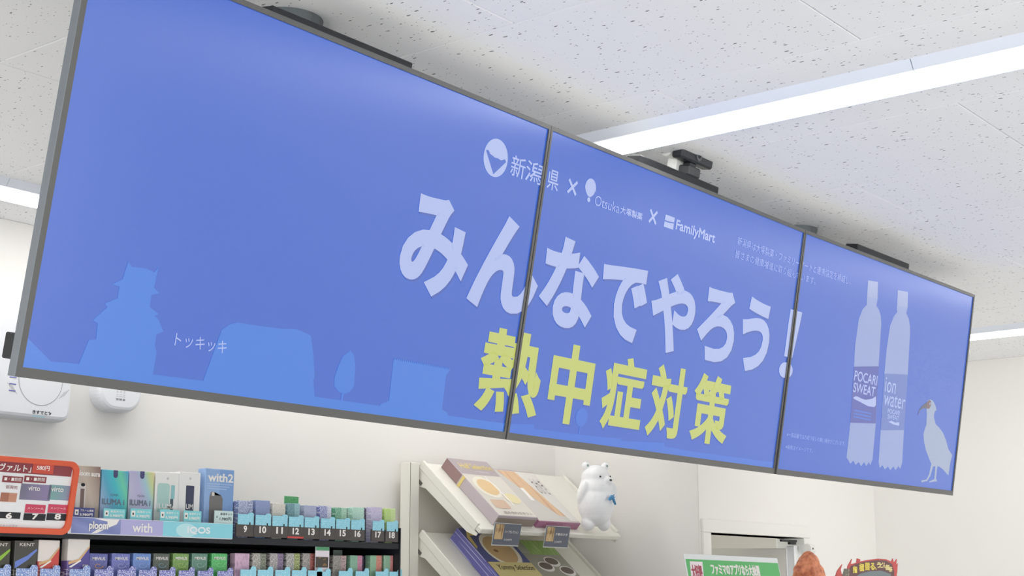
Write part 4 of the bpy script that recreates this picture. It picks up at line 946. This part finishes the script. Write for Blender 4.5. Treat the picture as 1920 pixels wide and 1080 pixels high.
dot('eye', (-0.006, -0.0555, 0.196), 0.0040); dot('eye', (0.051, -0.0305, 0.199), 0.0040)
dot('nose', (0.036, -0.0665, 0.183), 0.0050, dk, (1.2, 0.8, 0.8))
dot('inner_ear', (-0.042, -0.0145, 0.241), 0.0050, mat('ear_green_grey', (150, 170, 160)), (1, 0.5, 1)); dot('inner_ear', (0.046, -0.0145, 0.241), 0.0050, mat('ear_green_grey', (150, 170, 160)), (1, 0.5, 1))
ma = Vector((0.034, -0.0735, 0.112))
exm = Vector((0.90, 0.42, 0)).normalized()
obj('chest_mark', prism([(-0.020, -0.006), (-0.018, 0.002), (-0.004, 0.013), (0.003, 0.013), (0.022, -0.020), (0.019, -0.023), (-0.001, 0.002), (-0.012, -0.008)], ma, exm, (0, 0.0, 1), exm.cross(Vector((0, 0, 1))) * 1.0, 0.008), mat('mark_blue', (58, 138, 190), 0.4), t)
dot('chest_dot', (0.0525, -0.0600, 0.127), 0.0026, mat('mark_blue', (58, 138, 190), 0.4)); dot('chest_dot', (0.0560, -0.0570, 0.119), 0.0024, mat('mark_blue', (58, 138, 190), 0.4))

# ------------------------------------------------------------------ door to the storeroom
dm = mat('door_enamel', (238, 240, 240), 0.35, 0.5)
fr = bpy.data.objects.new('door_1', None); link(fr); fr.location = (DX0, YD, 0); struct(fr)
def db(x0, x1, y0, y1, z0, z1, bev=0.0): return bx(x0 - DX0, x1 - DX0, y0 - YD, y1 - YD, z0, z1, bev=bev)
casing = mat('casing_white', (240, 239, 234), 0.5, 0.4)
obj('casing', db(DX0 - 0.045, DX0 + 0.012, YD - 0.012, YD + 0.12, 0, DZ - 0.0005, bev=0.002), casing, fr)
obj('casing', db(DX1 - 0.012, DX1 + 0.045, YD - 0.012, YD + 0.12, 0, DZ - 0.0005, bev=0.002), casing, fr)
obj('casing', db(DX0 - 0.045, DX1 + 0.045, YD - 0.012, YD + 0.12, DZ, DZ + 0.05, bev=0.002), casing, fr)
# leaf opened inwards around the right-hand hinge
la = math.radians(52)
lx, ly = DX1 - 0.105, YD + 0.03
leaf = obj('leaf', bx(-0.62, 0, -0.018, 0.018, 0.02, DZ - 0.045, bev=0.002), mat('leaf_grey', (206, 204, 196), 0.5, 0.3), fr)
leaf.location = (lx - DX0, ly - YD, 0); leaf.rotation_euler = (0, 0, -la)
obj('edge_strip', bx(0.0005, 0.006, -0.018, 0.018, 0.02, DZ - 0.045), dm, leaf)
obj('stile', db(DX1 - 0.092, DX1 - 0.032, YD - 0.006, YD + 0.03, 0, DZ - 0.034, bev=0.002), dm, fr)
obj('closer_arm', db(DX1 - 0.21, DX1 - 0.085, YD - 0.016, YD - 0.004, DZ - 0.020, DZ - 0.011), black_m, fr)
obj('closer_elbow', db(DX1 - 0.15, DX1 - 0.10, YD - 0.020, YD - 0.008, DZ - 0.030, DZ - 0.020), black_m, fr)
b_ = bmesh.new(); add_cyl(b_, (DX1 - 0.068 - DX0, -0.05, DZ - 0.046), (DX1 - 0.02 - DX0, -0.05, DZ - 0.046), 0.020, seg=24)
obj('closer_cylinder', b_, white_metal, fr)
obj('closer_mount', db(DX1 - 0.064, DX1 - 0.028, YD - 0.05, YD - 0.010, DZ - 0.052, DZ - 0.030), white_metal, fr)
b_ = bmesh.new(); add_cyl(b_, (DX1 - 0.052 - DX0, -0.0715, DZ - 0.046), (DX1 - 0.052 - DX0, -0.066, DZ - 0.046), 0.004, seg=12)
obj('closer_screw', b_, black_m, fr)

# ------------------------------------------------------------------ counter-top signs at lower right (they stand on a warmer just below the picture)
CT = 1.66
PY = 2.35
A = at(1262, 1080, PY)
cab = empty('snack_warmer', (A.x + 0.35, PY + 0.1, 0)); tag(cab, 'stainless snack warmer cabinet carrying the signs, just below the picture', 'cabinet')
steel = mat('warmer_steel', (190, 192, 194), 0.35, 0.5, metal=0.8)
obj('body', bx(-0.45, 0.62, -0.22, 0.25, 0, CT - 0.02, bev=0.004), steel, cab); obj('top', bx(-0.46, 0.63, -0.23, 0.26, CT - 0.02, CT, bev=0.003), steel, cab)
# acrylic sign
A, B, Cc = at(1283.5, 1037.5, PY), at(1443, 1046, PY), at(1266, 1080, PY)
w = B.x - A.x; sw_ = 0.30
up = Vector((0, 0.20, 1)).normalized(); ex_ = Vector((1, -0.05, -0.01)).normalized()
nn = ex_.cross(up).normalized(); up = nn.cross(ex_)
hgt = (A.z - CT - 0.003) / up.z
so = A - up * hgt
t = empty('acrylic_sign', mtx=Matrix(((ex_.x, up.x, nn.x, so.x), (ex_.y, up.y, nn.y, so.y), (ex_.z, up.z, nn.z, so.z), (0, 0, 0, 1))))
tag(t, 'acrylic stand sign with green header over red, in front of the doorway', 'sign')
obj('acrylic', bx(-0.004, w + 0.004, 0, hgt, -0.003, -0.0005, bev=0.0008), mat('acrylic_edge', (232, 236, 236), 0.15, 0.5), t)
px_ = w / 157.0
gt, gb = hgt - 5 * px_, hgt - 22 * px_
obj('header_band', flat(rect(0, gb, w, gt), (0, 0, 0.0001), EX, EY), mat('sign_green', (88, 186, 106), 0.35), t)
obj('red_field', flat(rect(0, 0.002, w, gb), (0, 0, 0.0001), EX, EY), mat('sign_red', (206, 74, 80), 0.35), t)
obj('badge', flat([(w * 0.01, gb - 14 * px_), (w * 0.135, gb - 14 * px_), (w * 0.165, gt - 2 * px_), (w * 0.035, gt - 2 * px_)], (0, 0, 0.0006), EX, EY), mat('badge_white', (246, 232, 238), 0.35), t)
inkr = mat('badge_ink', (176, 60, 84), 0.4)
letters('大好評', t, (w * 0.035, gb - 1 * px_, w * 0.145, gt - 5 * px_), inkr, (0, 0, 0.0010), EX, EY, 0.0, bold=0.03); letters('大抽選', t, (w * 0.025, gb - 12 * px_, w * 0.135, gb - 3 * px_), inkr, (0, 0, 0.0010), EX, EY, 0.0, bold=0.03)
letters('ファミマのアプリなら大抽選', t, (w * 0.24, gb + 3.5 * px_, w * 0.77, gt - 3 * px_), num_m, (0, 0, 0.0008), EX, EY, 0.0, bold=0.04)
obj('dark_strip', flat(rect(w * 0.19, gb - 11 * px_, w * 0.80, gb - 5.5 * px_), (0, 0, 0.0004), EX, EY), mat('sign_maroon', (140, 50, 48), 0.4), t)
letters('対象商品をご購入でその場で当たる', t, (w * 0.20, gb - 10 * px_, w * 0.79, gb - 6.5 * px_), mat('sign_yellow', (240, 226, 150), 0.4), (0, 0, 0.0008), EX, EY, 0.01)
for a, b in ((0.20, 0.36), (0.60, 0.76)):
    obj('coupon_field', flat(rect(w * a, gb - 22 * px_, w * b, gb - 12.5 * px_), (0, 0, 0.0004), EX, EY), mat('coupon_cream', (238, 232, 206), 0.4), t)
letters('人気No.1', t, (w * 0.38, gb - 19 * px_, w * 0.58, gb - 13 * px_), mat('sign_yellow', (240, 226, 150), 0.4), (0, 0, 0.0008), EX, EY, 0.01)
# lumpy fried drumstick-like prop
A = at(1526, 1033, PY); B = at(1500, 1078, PY); C2 = at(1549, 1078, PY)
hw = (C2.x - B.x) / 2
bm = bmesh.new(); bmesh.ops.create_icosphere(bm, subdivisions=5, radius=1)
ph_ = A.z - CT
for v in bm.verts:
    c = v.co.copy()
    zz = (c.z + 1) / 2
    prof = math.sqrt(max(0, 1 - c.z * c.z))
    k = 0.68 * (1.2 - 0.52 * zz)
    nz = noise.noise(Vector((c.x * 2.2, c.y * 2.2, zz * 7))) * 0.20 + noise.noise(Vector((c.x * 6, c.y * 6, zz * 16 + 5))) * 0.08
    r = hw * k * (prof ** 0.9) * (1.0 + nz)
    d = math.hypot(c.x, c.y) or 1
    v.co = Vector((c.x / d * r + hw * 0.12 * zz, c.y / d * r * 0.85, ph_ * zz))
def crust():
    m = bpy.data.materials.new('fried_crust'); m.use_nodes = True; nt = m.node_tree; b = nt.nodes['Principled BSDF']; b.inputs['Roughness'].default_value = 0.5
    n = nt.nodes.new('ShaderNodeTexNoise'); n.inputs['Scale'].default_value = 45; n.inputs['Detail'].default_value = 4
    tc = nt.nodes.new('ShaderNodeTexCoord'); nt.links.new(tc.outputs['Object'], n.inputs['Vector'])
    rp = nt.nodes.new('ShaderNodeValToRGB'); e = rp.color_ramp.elements; e[0].position = 0.32; e[0].color = (*lin((176, 92, 64)), 1); e[1].position = 0.62; e[1].color = (*lin((232, 150, 110)), 1)
    nt.links.new(n.outputs['Fac'], rp.inputs[0]); nt.links.new(rp.outputs[0], b.inputs['Base Color'])
    bp_ = nt.nodes.new('ShaderNodeBump'); bp_.inputs['Distance'].default_value = 0.004; nt.links.new(n.outputs['Fac'], bp_.inputs['Height']); nt.links.new(bp_.outputs[0], b.inputs['Normal'])
    return m
o = obj('fried_chicken_prop', bm, crust(), smooth=True); o.location = ((B.x + C2.x) / 2, PY + 0.02, CT); tag(o, 'orange-brown lumpy fried chicken prop between two signs', 'display prop')
# flame sign
def fp(px, py): 
    q = at(px, py, PY); return (q.x, q.z)
F0 = fp(1566, 1080)
def fl(px, py): 
    q = fp(px, py); return (q[0] - F0[0], q[1] - CT)
t = empty('flame_sign', (F0[0], PY, CT)); tag(t, 'black card sign with red flames and yellow arched lettering', 'sign')
outer = [(1562, 1110), (1564, 1085), (1569, 1070), (1578, 1058), (1575, 1068), (1577, 1077), (1586, 1074), (1589, 1060), (1596, 1048), (1594, 1058), (1598, 1057), (1605, 1055), (1606, 1047), (1612, 1049), (1611, 1053), (1625, 1050), (1645, 1047.5), (1660, 1048.5), (1670, 1053), (1673, 1047), (1675, 1056), (1680, 1048), (1679, 1062), (1682, 1056), (1681, 1072), (1679, 1085), (1678, 1110)]
obj('flame_board', prism([fl(*q) for q in outer], (0, 0, 0), EX, (0, 0, 1), (0, -1, 0), 0.003), mat('flame_red', (196, 72, 70), 0.4), t)
inner = [(1585, 1110), (1587, 1075), (1593, 1062), (1604, 1057), (1625, 1052.5), (1645, 1050), (1660, 1051), (1671, 1058), (1675, 1072), (1675, 1110)]
obj('black_field', flat([fl(*q) for q in inner], (0, -0.0036, 0), EX, (0, 0, 1)), mat('flame_maroon', (96, 54, 60), 0.35), t)
obj('bowl_picture', flat([fl(*q) for q in [(1603, 1110), (1604, 1080), (1612, 1075), (1630, 1071), (1650, 1070), (1668, 1076), (1671, 1110)]], (0, -0.0042, 0), EX, (0, 0, 1)), mat('flame_slate', (112, 126, 130), 0.4), t)
obj('photo_corner', flat([fl(*q) for q in [(1577, 1080), (1580, 1066), (1591, 1067), (1590, 1080)]], (0, -0.0044, 0), EX, (0, 0, 1)), print_mat('corner_photo', (96, 92, 82), text=(150, 140, 110), amt=0.15, sx=4, sz=4), t)
ylw = mat('flame_yellow', (236, 214, 92), 0.4); yl2 = mat('flame_pale_yellow', (232, 218, 150), 0.4)
chars = '指極醤る、うどん麺祭'
pos = [(1601, 1068, 8.5), (1613.5, 1064, 9.5), (1624, 1062, 9.5), (1634, 1062, 8.5), (1640, 1066, 3.5), (1645.5, 1059.5, 7), (1651, 1059.5, 6.5), (1656.5, 1060, 6.5), (1662, 1064, 7), (1668, 1067.5, 6.5)]
for ch, (px, py, s_) in zip(chars, pos):
    c = fl(px, py); k = (fl(px + 1, py)[0] - c[0]); kz = (c[1] - fl(px, py + 1)[1])
    letters(ch, t, (c[0] - s_ / 2 * k - 0.002, c[1] - s_ * 0.78 * kz, c[0] + s_ / 2 * k - 0.002, c[1] + s_ * 0.78 * kz), ylw if px < 1642 else yl2, (0, -0.0046, 0), EX, (0, 0, 1), 0.0, shear=0.12, bold=0.05)
